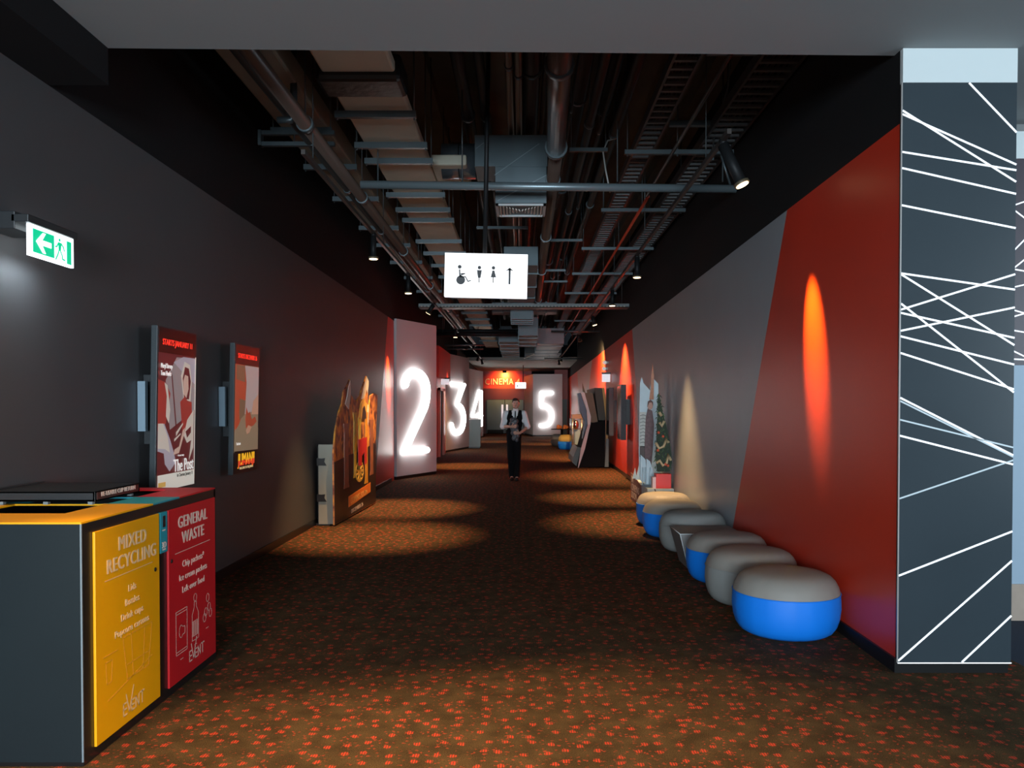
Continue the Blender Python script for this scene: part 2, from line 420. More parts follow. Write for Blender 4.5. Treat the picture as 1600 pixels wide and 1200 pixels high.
# cinema 3 doorway in the left recess
d3 = empty('cinema_door', (-2.6, 25.8, 0), 'dark open doorway with pale lit frame between numerals 2 and 3', 'door')
MB().box((-2.66, 25.5, 0), (-2.63, 26.5, 2.12)).build('door_leaf', mat('doorway_dark', (.006, .005, .005), .5), d3)  # black slab stands for the darkness inside the open doorway
m = MB(); m.box((-2.66, 25.42, 0), (-2.58, 25.5, 2.2)); m.box((-2.66, 26.5, 0), (-2.58, 26.95, 2.2)); m.box((-2.66, 25.42, 2.12), (-2.58, 26.95, 2.2))
m.build('door_frame', mat('pink_lit_frame', (.75, .3, .22), .4), d3)
sg = empty('exit_sign', (-2.45, 26.0, 2.3), 'small white lit sign over the doorway between numerals 2 and 3', 'sign')
B('sign_face', (-2.62, 26.0, 2.32), (-2.35, 26.04, 2.5), mat('pale_sign', (.8, .8, .85), .4, emis=.6), sg)
B('sign_mount', (-2.66, 25.98, 2.5), (-2.34, 26.06, 2.54), M_BLKMETAL, sg)

# ------------------------------------------------------------------ end wall
YE = 47.9
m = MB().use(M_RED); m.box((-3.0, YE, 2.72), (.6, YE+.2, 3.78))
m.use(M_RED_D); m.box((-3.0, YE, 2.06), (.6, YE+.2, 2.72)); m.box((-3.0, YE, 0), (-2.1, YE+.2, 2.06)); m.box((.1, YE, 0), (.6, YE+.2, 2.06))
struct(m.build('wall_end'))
m = MB().use(M_RED); m.box((1.9, 46.1, 0), (3.4, 46.3, 3.9)); struct(m.build('wall_end_right'))
struct(B('wall_end_far', (-3.2, 48.4, 0), (3.6, 48.6, ZD), M_BLACK))
wl = empty('wall_lettering', (-1.1, YE-.02, 3.2), 'white CINEMA 4 lettering on the red wall over the double doors', 'lettering')
text('letters', 'CINEMA 4', .52, frame((-1.15, YE-.03, 2.95), (1, 0, 0), Z), mat('pale_letters', (.8, .6, .5), .5), wl, .84, depth=.015, spacing=1.1)
ff = mat('door_glass_blue', (.17, .23, .27), .45, .1)
for k, (x0, x1, nm) in enumerate(((-2.1, -1.02, 'left'), (-1.0, .1, 'right'))):
    d = empty('cinema_door', ((x0+x1)/2, YE-.06, 0), nm+' leaf of the grey blue double doors under CINEMA 4', 'door')
    B('door_leaf', (x0+.02, YE-.08, .05), (x1, YE-.03, 2.04), ff, d)
    hx = x1-.13 if k == 0 else x0+.13
    B('door_handle', (hx-.05, YE-.16, .9), (hx+.05, YE-.08, 1.75), mat('lit_handle_glow', (.9, .85, .95), .3, emis=.5), d)  # handle is no lamp; its glow stands for the light it catches
    B('kick_plate', (x0+.05, YE-.09, .05), (x1-.05, YE-.08, .25), M_BLKMETAL, d)
d = empty('service_door', (2.3, 46, 0), 'plain grey door in the red end wall right of numeral 5', 'door')
B('door_leaf', (2.18, 46.04, 0), (2.62, 46.1, 2.05), mat('grey_blue_door', (.2, .25, .28), .4), d)
B('door_frame', (2.12, 46.05, 0), (2.18, 46.1, 2.1), M_BLKMETAL, d)

# ------------------------------------------------------------------ exit sign on the left wall
M_BOX = mat('dark_housing', (.02, .022, .024), .35)
ex = empty('exit_sign', (-2.6, 4.3, 2.37), 'glowing green and white exit sign with arrow and running figure', 'sign')
B('wall_plate', (-2.76, 4.12, 2.49), (-2.60, 4.36, 2.58), M_BOX, ex, .004)
B('housing', (-2.62, 4.12, 2.525), (-2.53, 4.58, 2.565), M_BOX, ex, .004)
MX = frame((-2.545, 4.16, 2.362), (0, 1, 0), Z)
MB().box((0, 0, -.02), (.40, .163, 0), MX).build('lit_panel', mat('exit_white', (.9, .97, 1), .3, emis=2.2, ecol=(.85, .96, 1)), ex)
GR = mat('exit_green', (0, .42, .2), .4, emis=.75, ecol=(0, .62, .3))
m = MB().poly([(.02, .02), (.21, .02), (.21, .143), (.02, .143)], MX, .0005, .002); m.build('green_field', GR, ex)
AW = mat('arrow_white', (1, 1, 1), .4, emis=1.6)
MB().poly([(.045, .081), (.105, .135), (.13, .135), (.098, .095), (.18, .095), (.18, .068), (.098, .068), (.13, .028), (.105, .028)], MX, .002, .004).build('arrow', AW, ex)
m = MB(); m.poly([(.33, .012), (.375, .012), (.375, .14), (.33, .14)], MX, .0005, .002)
m.poly(arc(.262, .13, .009, .009, 0, 330, 10), MX, .0005, .002)
m.poly([(.248, .118), (.28, .116), (.272, .07), (.252, .072)], MX, .0005, .002)
for q in ([(.25, .112), (.235, .09), (.222, .088)], [(.278, .112), (.3, .095), (.305, .078)], [(.266, .075), (.285, .05), (.288, .03), (.31, .028)], [(.256, .075), (.245, .05), (.225, .02)]):
    m.strip(q, .009, MX, .0005, .002)
m.build('running_figure', GR, ex)
area('exit_glow', (-2.60, 4.37, 2.345), (-2.74, 4.34, 1.9), .3, .03, 1.5, (.75, .9, 1))

# ------------------------------------------------------------------ recycling and waste station
BX0, BX1, BY0, BY1, BH = -2.745, -1.915, 3.47, 4.99, 1.071
bn = empty('waste_station', (-2.33, 4.25, 0), 'large two door recycling and waste cabinet with yellow and red doors by left wall', 'waste cabinet')
M_BINBLK = mat('bin_black', (.012, .011, .011), .3)
M_YEL = mat('bin_yellow', (.95, .42, 0), .4); M_BRED = mat('bin_red', (.62, .012, .018), .4); M_TEAL = mat('bin_teal', (.02, .33, .4), .4)
M_PRT = mat('pale_print', (.85, .62, .5), .5); M_PRTY = mat('pale_print_yellow', (.93, .62, .32), .5); M_PRTYF = mat('faded_print_yellow', (.9, .42, .045), .5)
m = MB().use(M_BINBLK)
T_ = .02; ht = BH-.008
m.box((BX0, BY0+.004, 0), (BX1, BY1, .04)); m.box((BX0, BY0+.004, .04), (BX0+T_, BY1, ht)); m.box((BX0, BY1-T_, .04), (BX1, BY1, ht))
m.box((BX1-T_, BY0+.004, .04), (BX1, BY1, ht)); m.box((BX0+T_, 4.22, .04), (BX1-T_, 4.27, ht-.08))
m.build('cabinet', None, bn)
B('side_panel', (BX0, BY0, .02), (BX1-.004, BY0+.004, ht), mat('bin_side_navy', (.009, .015, .018), .5, spec=.25, noise=.1, nscale=3), bn)
B('edge_strip', (BX1-.006, BY0-.001, .02), (BX1+.001, BY0+.004, ht), mat('bin_edge', (.2, .25, .28), .4), bn)
# top surface pieces around the two openings
m = MB(); o0, o1 = -2.62, -2.157
def top(y0, y1, mt, hole=None):
    m.use(mt)
    if hole:
        a, b = hole
        m.box((BX0, y0, ht), (o0, y1, BH)); m.box((o1, y0, ht), (BX1, y1, BH)); m.box((o0, y0, ht), (o1, a, BH)); m.box((o0, b, ht), (o1, y1, BH))
    else: m.box((BX0, y0, ht), (BX1, y1, BH))
top(BY0, 4.15, M_YEL, (3.77, 4.13)); top(4.15, 4.47, M_TEAL, (4.17, 4.45)); top(4.47, BY1, M_BRED, (4.49, 4.86))
m.build('top_plate', None, bn)
MD = frame((BX1, 0, 0), (0, 1, 0), Z)
def door(y0, y1, mt, nm):
    return MB().poly([(y0, .05), (y1, .05), (y1, 1.015), (y0, 1.015)], MD, 0, .012).build(nm, mt, bn, .002)
dy = door(3.558, 4.19, M_YEL, 'yellow_door'); dr = door(4.30, 4.955, M_BRED, 'red_door')
MP = at(MD, 0, 0, .0125)
def dt(s, y, z, size, par, m_, sx=.85, bold=.0, **k): return text('lettering', s, size, at(MP, y, z, .0003), m_, par, sx, bold=bold, **k)
yc, rc = 3.895, 4.605
dt('MIXED', yc+.01, .895, .094, dy, M_PRTY, .95, .003, spacing=1.1); dt('RECYCLING', yc+.01, .805, .094, dy, M_PRTY, .92, .003, spacing=1.1)
MB().strip([(3.64, .775), (4.11, .775)], .0035, MP, 0, .0003).build('rule', M_PRTY, dy)
for i, s in enumerate(('Lids', 'Bottles', 'Drink cups', 'Popcorn cartons')): dt(s, yc, .68-i*.064, .047, dy, M_PRTY, 1.0, .0006, spacing=1.08)
dt('GENERAL', rc+.02, .90, .094, dr, M_PRT, .95, .003, spacing=1.1); dt('WASTE', rc+.02, .81, .094, dr, M_PRT, .95, .003, spacing=1.1)
MB().strip([(4.38, .765), (4.87, .765)], .0035, MP, 0, .0003).build('rule', M_PRT, dr)
for i, s in enumerate(('Chip packets*', 'Ice cream packets', 'Left over food')): dt(s, rc+.02, .675-i*.072, .052, dr, M_PRT, .95, .0006, spacing=1.08)
def lock(y, z, par):
    MB().lathe([(.0, 0), (.011, 0), (.011, .003), (.008, .004), (0.0005, .004)], (0, 0, 0), 16, at(MP, y, z, 0)).build('door_lock', M_BINBLK, par)
lock(4.14, .73, dy); lock(4.335, .735, dr)
def logo(y, z, k, par, m_):
    mb = MB(); q = lambda pts: mb.strip([(y+a*k, z+b*k) for a, b in pts], .1*k, MP, 0, .0003)
    q([(.45, 0), (0, 0), (0, .75), (.45, .75)]); q([(0, .38), (.4, .38)])
    q([(.35, 1.25), (.75, .05), (1.35, 1.55)])
    q([(1.45, 0), (1.05, 0), (1.05, .65), (1.45, .65)]); q([(1.05, .33), (1.4, .33)])
    q([(1.62, 0), (1.62, .72), (2.05, 0), (2.05, .72)]); q([(2.2, .76), (2.8, .76)]); q([(2.5, .76), (2.5, 0)])
    mb.build('logo', m_, par)
logo(3.80, .095, .075, dy, M_PRTY); logo(4.56, .115, .075, dr, M_PRT)
# line drawings on the red door
mb = MB(); W_ = .0035
def ln(pts, closed=False): mb.strip(pts, W_, MP, 0, .0003, closed)
ln([(4.385, .20), (4.53, .20), (4.53, .44), (4.385, .44)], True); ln([(4.385, .215), (4.53, .215)]); ln([(4.385, .425), (4.53, .425)])
ln(arc(4.45, .32, .025, .035, 40, 320, 10)+[(4.5, .30), (4.5, .34)], True)
ln([(4.60, .22), (4.69, .22), (4.69, .37), (4.66, .41), (4.66, .44), (4.63, .44), (4.63, .41), (4.60, .37)], True)
ln(arc(4.645, .465, .022, .022, 0, 350, 10), True); ln([(4.61, .245), (4.68, .245), (4.68, .33), (4.61, .33)], True)
for i in range(5): ln([(4.62+i*.013, .25), (4.62+i*.013, .325)])
for cx, cy in ((4.80, .34), (4.85, .36), (4.83, .42), (4.78, .31), (4.87, .32)): ln(arc(cx, cy, .022, .026, 0, 330, 7), True)
for a, b, z in ((4.44, 4.475, .165), (4.63, 4.665, .19), (4.80, 4.84, .24)): ln([(a, z), (b, z)])
mb.build('line_drawing', M_PRT, dr)
mb = MB()
ln([(3.62, .43), (3.75, .43)]); ln([(3.80, .47), (4.10, .47), (4.06, .26), (3.84, .26)], True); ln([(3.84, .33), (4.07, .33)]); ln([(3.9, .26), (3.88, .47)]); ln([(4.0, .26), (4.02, .47)])
ln([(3.64, .40), (3.70, .40), (3.69, .30), (3.65, .30)], True); ln([(3.66, .22), (3.78, .24), (4.1, .30)])
mb.build('line_drawing', M_PRTYF, dy)
# teal slot for 3D glasses
tp = MB().poly([(4.205, .80), (4.285, .80), (4.285, 1.015), (4.205, 1.015)], MD, 0, .012).build('glasses_return_panel', M_TEAL, bn)
MB().poly([(4.232, .935), (4.262, .935), (4.262, .995), (4.232, .995)], MP, 0, .001).build('slot', M_BINBLK, tp)
dt('3D', 4.246, .825, .045, tp, M_PRT, .95, .001); dt('GLASSES', 4.246, .812, .012, tp, M_PRT)
dt('RETURN', 4.246, .915, .011, tp, M_PRT)
# raised cup return tray with wording
tr = empty('cup_return_tray', (-2.45, 4.3, BH), 'low black tray reading RE-USABLE CUP RETURN, sitting on the waste cabinet', 'tray')
m = MB(); tz0, tz1 = BH+.018, BH+.070
m.box((-2.73, 4.08, tz0), (-2.18, 4.56, tz0+.012))
m.box((-2.73, 4.08, tz0), (-2.18, 4.092, tz1)); m.box((-2.192, 4.08, tz0), (-2.18, 4.56, tz1)); m.box((-2.73, 4.548, tz0), (-2.18, 4.56, tz1)); m.box((-2.73, 4.08, tz0), (-2.718, 4.56, tz1+.01))
m.box((-2.73, 4.08, tz1-.01), (-2.18, 4.56, tz1))
m.build('tray_body', M_BOX, tr, .002)
MT = frame((-2.18, 0, 0), (0, 1, 0), Z)
lb = MB().poly([(4.10, tz0+.008), (4.54, tz0+.008), (4.54, tz1-.006), (4.10, tz1-.006)], MT, 0, .002).build('label_plate', mat('maroon_label', (.07, .02, .016), .4), tr)
text('lettering', 'RE-USABLE CUP RETURN', .033, at(MT, 4.32, tz0+.022, .0028), M_PRT, lb, 1.0, bold=.0012)
for x in (-2.68, -2.45, -2.22):
    for y in (4.12, 4.53): B('foot', (x-.012, y-.012, BH), (x+.012, y+.012, tz0), mat('grey_foot', (.25, .27, .27), .4), tr)

# ------------------------------------------------------------------ poster screens on the left wall
def screen(y0, name_label, art):
    w_, z0, z1 = .69, .955, 2.16
    e = empty('poster_screen', (-2.68, y0+w_/2, z0), name_label, 'poster display', None)
    M = frame((-2.625, y0, z0), (0, 1, 0), (.022, 0, 1))
    h = z1-z0
    MB().box((0, 0, -.045), (w_, h, 0), M).build('housing', mat('screen_frame', (.03, .038, .042), .35), e, .003)
    b = MB().box((-2.757, y0+.12, z0+.35), (-2.66, y0+w_-.12, z1-.35)).build('wall_bracket', M_BOX, e)
    B('bracket_arm', (-2.755, y0+.02, 1.40), (-2.70, y0+.06, 1.76), mat('bracket_steel', (.22, .3, .36), .4, .3), e)
    MF_ = at(M, .022, 0, .0005); ww = w_-.044
    p = MB().poly([(0, h-.19), (ww, h-.19), (ww, h-.012), (0, h-.012)], MF_, 0, .002).build('header_strip', mat('led_black', (.012, .006, .006), .3), e)
    return e, MF_, ww, h, p
LED = mat('led_red', (.9, .03, .02), .4, emis=.8, ecol=(1, .04, .02))
def glow(n, c, k=.35): return mat(n, c, .35, emis=k)
e, M, ww, h, p = screen(5.72, 'backlit film poster screen with white lower strip, nearest the waste cabinet', None)
text('lettering', 'STARTS JANUARY 11', .062, at(M, ww/2, h-.13, .0028), LED, p, .92, bold=.001)
pm = MB(); lay = [0]
def A(c, pts, m_=None):
    lay[0] += .0003; pm.use(c); pm.poly(pts, M, lay[0], lay[0]+.0004)
hh = h-.19
cm, cr, cg, cw_, cs_, cl_ = glow('art_maroon', (.12, .02, .022)), glow('art_red', (.35, .04, .03)), glow('art_grey', (.3, .25, .25)), glow('art_cream', (.62, .54, .46)), glow('art_skin', (.6, .4, .32)), glow('art_lavender', (.42, .37, .42))
A(cm, [(0, .01), (ww, .01), (ww, hh), (0, hh)])
A(cg, [(.2, .45), (ww, .6), (ww, hh-.01), (.3, hh-.02), (.12, hh-.2)])
A(cl_, [(.25, hh-.06), (.42, hh-.01), (ww, hh-.01), (ww, .8), (.5, .85)])
A(cr, [(0, .45), (.13, .5), (.2, .72), (.12, .8), (0, .82)])
A(cw_, [(.13, .55), (.18, .5), (.2, .6), (.15, .78), (.1, .8), (.14, .7)])
A(cw_, [(.38, .86), (.44, .97), (.54, .95), (.58, .82), (.56, .66), (.45, .62)])
A(cm, [(.41, .84), (.45, .93), (.52, .92), (.56, .82), (.53, .68), (.44, .68)])
A(cs_, [(.42, .82), (.45, .87), (.51, .86), (.52, .76), (.48, .69), (.43, .72)])
A(cr, [(.37, .66), (.45, .70), (.5, .67), (.58, .66), (.6, .42), (.42, .40)])
A(cm, [(.21, .86), (.225, .86), (.31, .48), (.29, .48)])
A(cl_, [(0, .48), (.1, .5), (.2, .38), (.28, .26), (.3, .2), (.2, .14), (.12, .2), (.1, .28), (0, .3)])
A(cw_, [(0, .5), (.08, .5), (.16, .4), (.2, .28), (.12, .31), (0, .32)])
A(cs_, [(.26, .26), (.36, .27), (.44, .4), (.46, .46), (.42, .44), (.36, .32), (.28, .3)])
A(cw_, [(.44, .4), (.5, .52), (.62, .6), (.62, .3), (.54, .2), (.58, .36), (.5, .34)])
A(cm, [(.47, .43), (.57, .47), (.57, .42), (.5, .38)])
A(cw_, [(.3, .43), (.42, .5), (.42, .485), (.3, .4)]); A(cw_, [(.27, .38), (.38, .42), (.38, .41), (.27, .36)])
CW_ = glow('art_white_strip', (.74, .7, .62), .42)
A(CW_, [(0, .008), (ww, .008), (ww, .125), (0, .125)]); A(CW_, [(ww-.014, .008), (ww, .008), (ww, hh), (ww-.014, hh)])
A(glow('art_amber', (.75, .45, .12)), [(.01, .035), (.13, .035), (.13, .07), (.01, .07)])
art = pm.build('poster_print', None, e)
M2_ = at(M, 0, 0, lay[0]+.001)
PW = glow('print_white', (.85, .82, .78), .5); PD = mat('print_dark', (.03, .03, .03), .5)
text('lettering', 'The Post', .135, at(M2_, ww-.03, .132), PW, art, .72, 'RIGHT', bold=.003)
text('lettering', 'In Cinemas January 11', .038, at(M2_, ww-.035, .09), PD, art, .85, 'RIGHT')
text('lettering', 'A true story', .022, at(M2_, .33, .245), PW, art, 1, 'LEFT')
text('lettering', 'Meryl Streep', .05, at(M2_, .025, hh-.11), PW, art, .72, 'LEFT', bold=.0015)
text('lettering', 'Tom Hanks', .05, at(M2_, .025, hh-.165), PW, art, .72, 'LEFT', bold=.0015)
# second screen
e, M, ww, h, p = screen(7.26, 'backlit film poster screen in rust and sand tones with black foot, second along left wall', None)
text('lettering', 'STARTS DECEMBER 26', .062, at(M, ww/2, h-.13, .0028), LED, p, .85, bold=.001)
pm = MB(); lay[0] = 0; hh = h-.19
sand, sky, rust, brn, blk = glow('art_sand', (.33, .24, .15), .3), glow('art_sky', (.5, .42, .4), .3), glow('art_rust', (.5, .08, .03), .3), glow('art_brown', (.22, .13, .07), .3), mat('art_black', (.015, .008, .008), .4)
peach = glow('art_peach', (.6, .34, .22), .3)
A(sand, [(0, .2), (ww, .2), (ww, hh), (0, hh)]); A(sky, [(.25, .55), (ww, .6), (ww, hh-.005), (.25, hh-.005)])
A(peach, [(.45, .55), (ww, .55), (ww, .75), (.5, .68)])
A(rust, [(0, .4), (.1, .45), (.27, .62), (.3, .85), (.25, hh), (0, hh)]); A(brn, [(.12, .5), (.26, .55), (.28, .68), (.12, .7)])
A(brn, [(.03, hh-.14), (.26, hh-.16), (.25, hh-.005), (.02, hh-.005)])
A(rust, [(.28, .5), (.3, .62), (.36, .56), (.4, .58), (.46, .5), (.55, .53), (.6, .48), (.5, .44), (.3, .42)])
A(peach, [(.3, .4), (.36, .45), (.46, .43), (.4, .38), (.36, .33)])
A(sand, [(0, .2), (ww, .2), (ww, .42), (.3, .36), (0, .42)])
A(blk, [(0, .008), (ww, .008), (ww, .205), (0, .215)])
art = pm.build('poster_print', None, e); M2_ = at(M, 0, 0, lay[0]+.001)
text('lettering', 'JUMANJI', .15, at(M2_, ww/2, .085), glow('title_yellow', (.9, .45, .02), .7), art, .82, bold=.003)
mb = MB().use(glow('title_red', (.75, .06, .02), .6))
text('lettering', 'JUMANJI', .07, at(M2_, ww/2, .075, .0012), glow('title_red', (.75, .06, .02), .6), art, 1.72, bold=.004)
text('lettering', 'WELCOME TO THE JUNGLE', .032, at(M2_, ww/2, .04), glow('title_cream', (.7, .5, .25), .5), art, .95, bold=.001)
text('lettering', 'The Rock', .035, at(M2_, .1, .27), PW, art, .8)

# ------------------------------------------------------------------ cardboard standee on the left
st = empty('film_standee', (-2.55, 11.8, 0), 'tall cardboard film standee with jagged orange lit top, leaning by left wall', 'standee')
SIL = [(10.538, 0.02), (10.506, 0.965), (10.602, 1.256), (10.78, 1.5), (10.95, 1.62), (11.05, 1.80), (11.25, 1.88), (11.40, 1.97), (11.433, 1.77), (11.60, 1.70), (11.779, 1.655), (12.0, 1.74), (12.147, 1.862), (12.449, 2.063), (12.583, 1.993), (12.505, 1.639), (12.628, 1.59), (12.72, 1.763), (13.004, 1.809), (13.25, 1.771), (13.175, 1.401), (13.101, 1.056), (13.06, 0.571), (13.08, 0.014)]
def fiery(name):
    m_ = bpy.data.materials.new(name); m_.use_nodes = True; nt = m_.node_tree; N = nt.nodes; L = nt.links
    b = N['Principled BSDF']; b.inputs['Roughness'].default_value = .45
    tc = N.new('ShaderNodeTexCoord'); mp = N.new('ShaderNodeMapping'); mp.inputs['Scale'].default_value = (1, 4, 3)
    L.new(tc.outputs['Object'], mp.inputs[0]); n = N.new('ShaderNodeTexNoise'); n.inputs['Scale'].default_value = 2.2; n.inputs['Detail'].default_value = 8; n.inputs['Distortion'].default_value = .6
    L.new(mp.outputs[0], n.inputs['Vector']); r = N.new('ShaderNodeValToRGB'); e_ = r.color_ramp.elements
    e_[0].position = .32; e_[0].color = (.03, .01, .005, 1); e_[1].position = .75; e_[1].color = (1, .5, .05, 1)
    for p_, c_ in ((.42, (.2, .05, .02, 1)), (.5, (.5, .17, .06, 1)), (.6, (.75, .3, .05, 1))):
        q = e_.new(p_); q.color = c_
    L.new(n.outputs['Fac'], r.inputs[0]); L.new(r.outputs[0], b.inputs['Base Color']); return m_
FI = fiery('painted_fire_print')
FX = lambda y: -2.801+.0314*y
def bpoly(m_, pts, d0, d1, nm, par):
    mb = MB(); polyYZ(mb, pts, lambda y: FX(y)+d1, d0-d1, m_); return mb.build(nm, None, par)
bpoly(FI, SIL, -.02, 0, 'printed_board', st)
DK = mat('standee_dark', (.02, .012, .008), .4)
bpoly(DK, [(10.545, .03), (13.07, .03), (13.08, .98), (12.9, 1.0), (12.2, .92), (11.3, .9), (10.52, .85)], .0, .006, 'lower_board', st)
for k, (y0, y1, z0, z1, c_) in enumerate(((11.0, 11.3, .45, 1.35, (.35, .12, .07)), (11.55, 11.78, .55, 1.5, (.8, .42, .04)), (11.85, 12.05, .5, 1.42, (.9, .5, .05)), (12.25, 12.5, .4, 1.5, (.75, .3, .03)), (12.62, 12.9, .5, 1.38, (.3, .1, .05)))):
    bpoly(mat('column_print_%d' % k, c_, .4, noise=.5, nscale=9), [(y0, z0), (y1, z0), (y1-.03, z0+.06), (y1-.04, z1-.12), (y1, z1-.05), (y1, z1), (y0, z1), (y0, z1-.05), (y0+.04, z1-.12), (y0+.03, z0+.06)], .002, .010, 'relief_column', st)
sm_ = mat('smoke_print', (.75, .66, .6), .5, noise=.3, nscale=8)
for pts in ([(11.1, 1.62), (11.2, 1.72), (11.3, 1.87), (11.40, 1.955), (11.42, 1.78), (11.36, 1.66), (11.3, 1.55)], [(12.08, 1.70), (12.25, 1.88), (12.44, 2.05), (12.57, 1.985), (12.5, 1.8), (12.42, 1.86), (12.25, 1.7)], [(12.45, 1.45), (12.52, 1.62), (12.56, 1.55), (12.52, 1.3)]):
    bpoly(sm_, pts, .001, .008, 'smoke_plume', st)
bpoly(mat('arch_print', (.85, .4, .08), .4, noise=.4, nscale=6), [(11.9, 1.4), (12.0, 1.62), (12.2, 1.72), (12.42, 1.62), (12.46, 1.4)], .001, .01, 'arch', st)
bpoly(DK, [(12.08, 1.4), (12.14, 1.56), (12.25, 1.6), (12.34, 1.5), (12.34, 1.4)], .01, .014, 'arch_opening', st)
bpoly(mat('banner_red', (.6, .02, .02), .4), [(11.75, .72), (11.95, .70), (11.97, .85), (12.15, .9), (12.15, .70), (12.3, .72), (12.3, 1.12), (11.75, 1.1)], .03, .036, 'red_banner', st)
mb = MB(); Mst = frame((FX(11.9)+.012, 11.9, .62), (.0314, 1, 0), Z)
for k in range(9): mb.strip([(0, 0), (.24*math.cos(k*.7), .14*math.sin(k*.7))], .03, Mst, 0, .01)
mb.strip(arc(0, 0, .24, .14, 0, 340, 14), .03, Mst, 0, .01, True); mb.build('gold_emblem', mat('gold_emblem', (.75, .42, .08), .35), st)
Mst = frame((FX(11.7)+.009, 11.7, .18), (.0314, 1, .03), Z)
MB().poly([(-.45, 0), (.95, .03), (.95, .18), (-.45, .15)], Mst, 0, .004).build('title_bar', mat('title_bar_orange', (.8, .2, .03), .4), st)
text('lettering', 'COMING SOON', .12, at(Mst, -.35, .03, .006), mat('title_bar_dark', (.9, .5, .15), .4), st, 1.2, 'LEFT')
text('lettering', 'DECEMBER 26', .08, at(Mst, -.3, -.11, .002), M_PRT, st, 1.5, 'LEFT')
m = MB().use(mat('raw_card', (.42, .39, .31), .8, noise=.1, nscale=5)); m.box((-2.70, 10.62, .02), (FX(10.6)-.02, 10.64, 1.08)); m.build('side_flap', None, st)
for z in (.32, .80):
    m = MB(); Mq = frame((-2.72, 10.615, z), (1, 0, 0), Z); m.poly([(0, 0), (.13, 0), (.10, .05), (.11, .10), (.06, .095), (0, .1)], Mq, 0, .006); m.build('fold_tab', DK, st)
B('base_board', (-2.74, 10.64, 0), (-2.55, 12.9, .03), DK, st)
B('rear_support', (-2.72, 10.66, .03), (-2.68, 12.8, 1.05), DK, st)

# ------------------------------------------------------------------ ottomans along the right wall
M_OBLUE = mat('bright_blue_fabric', (0, .2, .8), .6, noise=.04, nscale=5); M_OGREY = mat('taupe_fabric', (.27, .245, .215), .6, noise=.05, nscale=6)
M_OGREY2 = mat('cool_grey_fabric', (.27, .27, .255), .6, noise=.05, nscale=6)
def ottoman(x, y, bm_, tm_, r, h, label, seed):
    e = empty('ottoman', (x, y, 0), label, 'ottoman', 'round ottomans along the right wall')
    zs = h*.66
    def prof(z0, z1, n=10):
        P = []
        for i in range(n+1):
            z = z0+(z1-z0)*i/n; t = z/h
            k = (1-abs((t-.42)/.62)**2.8)
            P.append((r*max(.1, k)**.5 if t < .985 else r*.3, z))
        return P
    def rr(t):   # barrel radius
        return r*(.84+.16*math.sin(PI*min(1, (t*.92+.08)))**.8) if t < .8 else r*(.84+.16*math.sin(PI*.816)**.8)*math.sqrt(max(0, 1-((t-.8)/.2)**2.2))*.28+r*.62 if t < 1 else r*.62
    low = [(r*.76, 0), (r*.86, h*.05), (r*.93, h*.14), (r*.975, h*.26), (r, h*.42), (r*.995, h*.55), (r*.985, zs)]
    up_ = [(r*.985, zs), (r*.955, h*.76), (r*.9, h*.85), (r*.82, h*.92), (r*.7, h*.965), (r*.5, h*.99), (r*.25, h), (.002, h)]
    def panelled(pr):
        mb = MB(); seg = 64; n = len(pr); vs = []
        for q, z in pr:
            for k in range(seg):
                a = 2*PI*k/seg+seed; d = 1-.012*(abs(math.sin(a*4)) < .12)*(q > r*.6)
                vs.append((x+q*d*math.cos(a), y+q*d*math.sin(a), z))
        mb.add(vs, [(i*seg+k, i*seg+(k+1) % seg, (i+1)*seg+(k+1) % seg, (i+1)*seg+k) for i in range(n-1) for k in range(seg)], True)
        return mb
    b = panelled(low); b.f.append(list(range(63, -1, -1))); b.m.append(0); b.sm.append(False)
    b.build('base_cover', bm_, e)
    t = panelled(up_).build('seat_top', tm_, e)
    s = [(x+(r*.99)*math.cos(a*PI/24), y+(r*.99)*math.sin(a*PI/24), zs) for a in range(48)]
    MB().tube(s, .004, 6, closed=True).build('seam', bm_, e)
    return e
ottoman(1.862, 5.62, M_OBLUE, M_OGREY, .368, .43, 'grey topped ottoman with bright blue base, nearest of the row', .1)
ottoman(1.87, 6.50, M_OGREY2, M_OGREY, .368, .43, 'all grey ottoman right behind the nearest blue one', .4)
ottoman(1.878, 7.30, M_OBLUE, M_OGREY, .368, .43, 'grey topped blue ottoman third in the row, beside the low wedge table', .7)
ottoman(1.895, 8.85, M_OGREY2, M_OGREY2, .368, .43, 'all grey ottoman just beyond the low wedge table', .2)
ottoman(1.86, 9.85, M_OBLUE, M_OGREY, .368, .43, 'tan topped blue ottoman fifth in the row, one short of the far end', .5)
ottoman(1.912, 10.75, M_OBLUE, M_OGREY, .368, .43, 'blue and tan ottoman at far end of row, nearest the holiday standee', .9)
lt = empty('low_table', (1.8, 8.0, 0), 'small grey wedge sided low table with thin white edge between ottomans', 'low table')
zt = .345; mb = MB()
tp_ = [(1.535, 7.73), (2.15, 7.73), (2.15, 8.28), (1.535, 8.28)]; bt_ = [(1.62, 7.75), (2.08, 7.75), (2.08, 8.2), (1.62, 8.2)]
mb.add([(*p, 0) for p in bt_]+[(*p, zt) for p in tp_], [(3, 2, 1, 0), (4, 5, 6, 7), (0, 1, 5, 4), (1, 2, 6, 5), (2, 3, 7, 6), (3, 0, 4, 7)])
mb.build('table_body', mat('taupe_laminate', (.2, .19, .18), .45), lt)
mb = MB(); mb.tube([(1.62, 7.748, .005), (1.535, 7.728, zt)], .004, 6); mb.tube([(1.535, 7.728, zt), (2.15, 7.728, zt)], .004, 6); mb.tube([(1.535, 7.728, zt), (1.535, 8.28, zt)], .004, 6)
mb.build('edge_trim', mat('white_edge', (.7, .72, .72), .4), lt)

